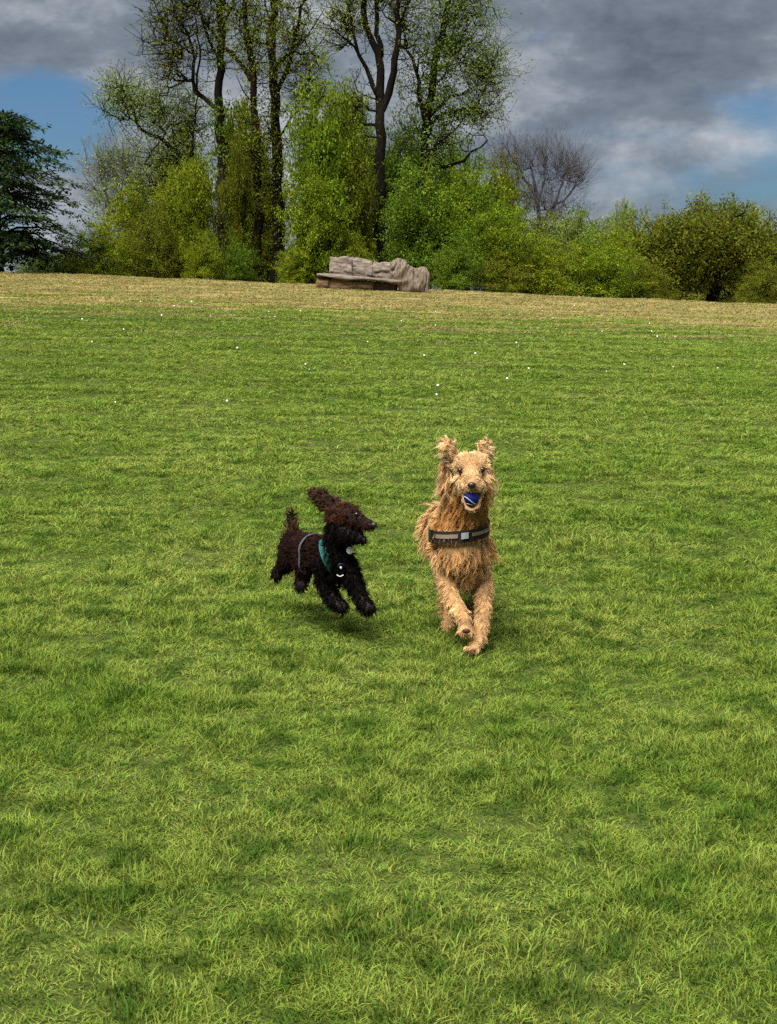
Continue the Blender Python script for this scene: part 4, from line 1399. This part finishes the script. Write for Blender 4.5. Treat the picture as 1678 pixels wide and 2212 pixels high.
def brown_dog():
    rng = np.random.default_rng(47)
    def A(cx, cy_, Y):
        return at(559.2 + cx * .16662, 1027.5 + cy_ * .16662, Y)
    g0 = A(850, 1900, 6.15)
    base = Vector((g0.x, 6.15, gzf(g0.x, 6.15)))
    e = thing('dog', 'small curly dark brown dog leaping beside the golden dog, ear flying up', 'dog', base)
    B = Body(); V = Vector
    B.chain([(A(1000, 1040, 6.08), .058), (A(860, 1010, 6.16), .064), (A(700, 970, 6.26), .062), (A(540, 920, 6.36), .058), (A(455, 890, 6.42), .054)], 'torso')
    B.chain([(A(1000, 880, 6.04), .050), (A(1020, 1060, 6.04), .058), (A(1020, 1220, 6.06), .052)], 'chest')
    B.ball(A(880, 1160, 6.10), .050, 'chest')
    B.chain([(A(1040, 640, 6.02), .050), (A(1030, 780, 6.03), .050), (A(1000, 900, 6.06), .052)], 'neck')
    # head
    B.ball(A(1010, 520, 6.02), .046, 'head'); B.ball(A(1110, 500, 5.99), .046, 'head'); B.ball(A(1200, 500, 5.97), .036, 'head'); B.ball(A(960, 470, 6.02), .030, 'head')
    B.chain([(A(1230, 560, 5.96), .034), (A(1340, 615, 5.93), .024), (A(1450, 645, 5.905), .0185)], 'muzzle')
    B.chain([(A(1130, 730, 5.98), .046), (A(1240, 780, 5.95), .030), (A(1365, 838, 5.915), .0125)], 'jaw')
    # flying ear and the ear behind it
    B.chain([(A(980, 440, 6.03), .020), (A(885, 350, 6.04), .034), (A(785, 268, 6.05), .034), (A(715, 235, 6.06), .022)], 'ear', V((0, 1, 0)), 0.5)
    B.chain([(A(1060, 430, 6.08), .018), (A(990, 350, 6.12), .022), (A(930, 320, 6.14), .018)], 'ear', V((0, 1, 0)), 0.5)
    # forelegs reaching
    B.chain([(A(870, 1210, 6.10), .044), (A(860, 1370, 6.10), .036), (A(925, 1540, 6.06), .028), (A(990, 1640, 6.03), .025)], 'leg')
    B.chain([(A(990, 1650, 6.03), .026), (A(1075, 1705, 6.00), .025)], 'paw')
    B.chain([(A(1140, 1180, 6.03), .042), (A(1225, 1390, 6.00), .032), (A(1310, 1560, 5.97), .026), (A(1360, 1660, 5.95), .024)], 'leg')
    B.chain([(A(1375, 1680, 5.95), .026), (A(1425, 1725, 5.92), .026)], 'paw')
    # hind legs
    B.chain([(A(430, 960, 6.42), .052), (A(370, 1090, 6.38), .040), (A(330, 1180, 6.42), .026), (A(250, 1220, 6.44), .020)], 'hind')
    B.chain([(A(245, 1230, 6.44), .020), (A(225, 1305, 6.42), .019)], 'paw')
    B.chain([(A(560, 1010, 6.32), .050), (A(600, 1160, 6.24), .038), (A(570, 1290, 6.26), .024), (A(550, 1380, 6.24), .021)], 'hind')
    B.chain([(A(548, 1390, 6.24), .021), (A(540, 1440, 6.21), .021)], 'paw')
    # tail
    B.chain([(A(430, 800, 6.45), .022), (A(420, 680, 6.47), .014), (A(425, 540, 6.47), .010), (A(432, 440, 6.46), .005)], 'tail')
    me = B.skin(0.0055, 3)
    bvh = BVHTree.FromPolygons([v.co.copy() for v in me.vertices], [tuple(p.vertices) for p in me.polygons])
    skin = noisy_mat('brown_skin', (0.007, 0.004, 0.003), (0.016, 0.009, 0.007), 40, (1, 1, 1), 0.8, 0.3, 0.004)
    K = (0.0036, 0.0023, 0.0022); K2 = (0.030, 0.011, 0.008); K3 = (0.085, 0.048, 0.040); KT = (0.075, 0.040, 0.022)  # one brown coat: red-brown highlights and near-black shade painted in by region
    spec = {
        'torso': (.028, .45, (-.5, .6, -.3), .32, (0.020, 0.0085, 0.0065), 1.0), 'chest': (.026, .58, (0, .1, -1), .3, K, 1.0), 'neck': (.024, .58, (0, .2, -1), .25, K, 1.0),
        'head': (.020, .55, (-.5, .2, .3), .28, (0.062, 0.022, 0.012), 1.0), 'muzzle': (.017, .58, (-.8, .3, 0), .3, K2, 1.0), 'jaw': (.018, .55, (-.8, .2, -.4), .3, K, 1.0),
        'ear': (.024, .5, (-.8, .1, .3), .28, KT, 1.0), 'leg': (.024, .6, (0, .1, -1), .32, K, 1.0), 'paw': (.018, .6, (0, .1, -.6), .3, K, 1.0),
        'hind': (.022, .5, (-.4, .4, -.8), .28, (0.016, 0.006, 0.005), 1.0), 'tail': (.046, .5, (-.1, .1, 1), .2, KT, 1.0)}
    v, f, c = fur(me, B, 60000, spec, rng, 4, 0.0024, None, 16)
    # no paler highlight is painted along the loins; the torso colour holds
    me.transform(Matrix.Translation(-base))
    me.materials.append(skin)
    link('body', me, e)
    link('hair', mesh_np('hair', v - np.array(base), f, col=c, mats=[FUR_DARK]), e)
    dark = plain_mat('nose_black', (0.010, 0.008, 0.008), 0.45, 0.4, 0.0)
    blob('nose', e, base, A(1490, 640, 5.880), (0.0135, 0.0125, 0.0120), dark)
    p, n = hit(bvh, 559.2 + 1265 * .16662, 1027.5 + 515 * .16662)
    blob('eye', e, base, p + n * 0.008, (0.0075, 0.0075, 0.0075), plain_mat('eye_black', (0.012, 0.006, 0.004), 0.1, 0.6, 0.5))
    blob('tongue', e, base, A(1325, 808, 5.925), (0.016, 0.010, 0.0055), plain_mat('tongue_pink', (0.24, 0.075, 0.045), 0.5))
    # harness
    har = bpy.data.objects.new('harness', None); COL.objects.link(har); har.parent = e
    teal = noisy_mat('teal_webbing', (0.005, 0.060, 0.055), (0.010, 0.11, 0.095), 260, (1, 1, 1), 0.6, 0.3, 0.001)
    grey = noisy_mat('grey_webbing', (0.035, 0.04, 0.048), (0.085, 0.09, 0.10), 260, (1, 1, 1), 0.6, 0.3, 0.001)
    navy = noisy_mat('navy_webbing', (0.004, 0.007, 0.03), (0.007, 0.012, 0.05), 260, (1, 1, 1), 0.6, 0.3, 0.001)
    white = plain_mat('tag_white', (0.50, 0.50, 0.48), 0.4)
    def ring(center, axis, upv, a0, a1, off, n, rmax):
        ax = axis.normalized(); u = (upv - ax * upv.dot(ax)).normalized(); w = ax.cross(u)
        P, rr, D = [], [], []
        for i in range(n + 1):
            a = a0 + (a1 - a0) * i / n
            d = u * math.cos(a) + w * math.sin(a)
            h = bvh.ray_cast(center + d * 0.13, -d)[0]
            r = (h - center).length if h is not None else rmax
            rr.append(min(max(r, 0.03), rmax)); D.append(d)
        for _ in range(5):
            rr = [rr[0]] + [(rr[i - 1] + 2 * rr[i] + rr[i + 1]) / 4 for i in range(1, len(rr) - 1)] + [rr[-1]]
        return [center + d * (r + off) for d, r in zip(D, rr)], D, [ax] * (n + 1)
    bodyax = A(1000, 1040, 6.08) - A(540, 920, 6.36)
    upv = Vector((0, 0, 1))
    c1 = A(690, 985, 6.24)
    pts, nr, wd = ring(c1, bodyax, upv, -math.pi, math.pi, 0.014, 48, 0.085)
    band('girth_strap', har, base, pts, nr, wd, 0.013, 0.003, grey)
    c2 = A(960, 1010, 6.09)
    nax = Vector((0.85, -0.25, 0.42))
    pts, nr, wd = ring(c2, nax, upv, -math.pi, math.pi, 0.014, 48, 0.085)
    band('neck_strap', har, base, pts, nr, wd, 0.034, 0.003, teal)
    p, n = hit(bvh, 559.2 + 1060 * .16662, 1027.5 + 1150 * .16662, 0.016)
    rt = n.cross(Vector((0, 0, 1))).normalized(); up2 = rt.cross(n)
    blob('chest_plate', har, base, p - n * 0.004, (0.018, 0.006, 0.012), navy, axes=[tuple(rt), tuple(n), tuple(up2)])
    blob('stud', har, base, A(1062, 1195, 5.955), (0.0045, 0.003, 0.006), white)
    arc = [A(1010 + 85 * i / 8, 1285 + 22 * math.sin(math.pi * i / 8), 5.958) for i in range(9)]
    tube_mesh('trim', har, base, arc, 0.0024, white, 6)
    p, n = hit(bvh, 559.2 + 1180 * .16662, 1027.5 + 970 * .16662, 0.02)
    tagc = A(1180, 970, 5.965)
    t = blob('name_tag', har, base, tagc, (0.0150, 0.0020, 0.0158), white)


brown_dog()


# ------------------------------------------------------------------ small white flowers in the lawn
def daisies():
    rng = np.random.default_rng(3)
    V, F, C = [], [], []
    V.append((0, 0, 0.012))
    for k in range(10):
        a = 2 * math.pi * k / 10
        V.append((math.cos(a) * 0.016, math.sin(a) * 0.016, 0.009)); V.append((math.cos(a + .31) * 0.007, math.sin(a + .31) * 0.007, 0.011))
    F = [[0, 1 + i, 1 + (i + 1) % 20] for i in range(20)]
    m = plain_mat('daisy_white', (0.72, 0.72, 0.66), 0.6)
    me = mesh_np('daisy', np.array(V), np.array(F), mats=[m])
    me2 = None
    for i in range(46):
        dy = 655 + 240 * rng.uniform() ** 1.8
        dx = rng.uniform(30, 1650)
        row = dy
        # solve for the distance at which the ground is seen at that height
        lo, hi = 4.0, 54.0
        for _ in range(40):
            mid = 0.5 * (lo + hi); q = at(dx, row, mid)
            if q.z > gzf(q.x, mid): lo = mid
            else: hi = mid
        q = at(dx, row, lo)
        o = link('daisy', me, None, (q.x, q.y, gzf(q.x, q.y) + 0.035 + 0.0008 * q.y))
        s = rng.uniform(0.5, 1.1) * (0.8 + 0.018 * q.y)
        o.scale = (s, s, s)
        o.rotation_euler = (R(rng.uniform(25, 60)), 0, rng.normal(0, 0.5))
        tag(o, 'tiny white daisy dotted in the upper lawn', 'flower', 'daisies in the lawn')


daisies()
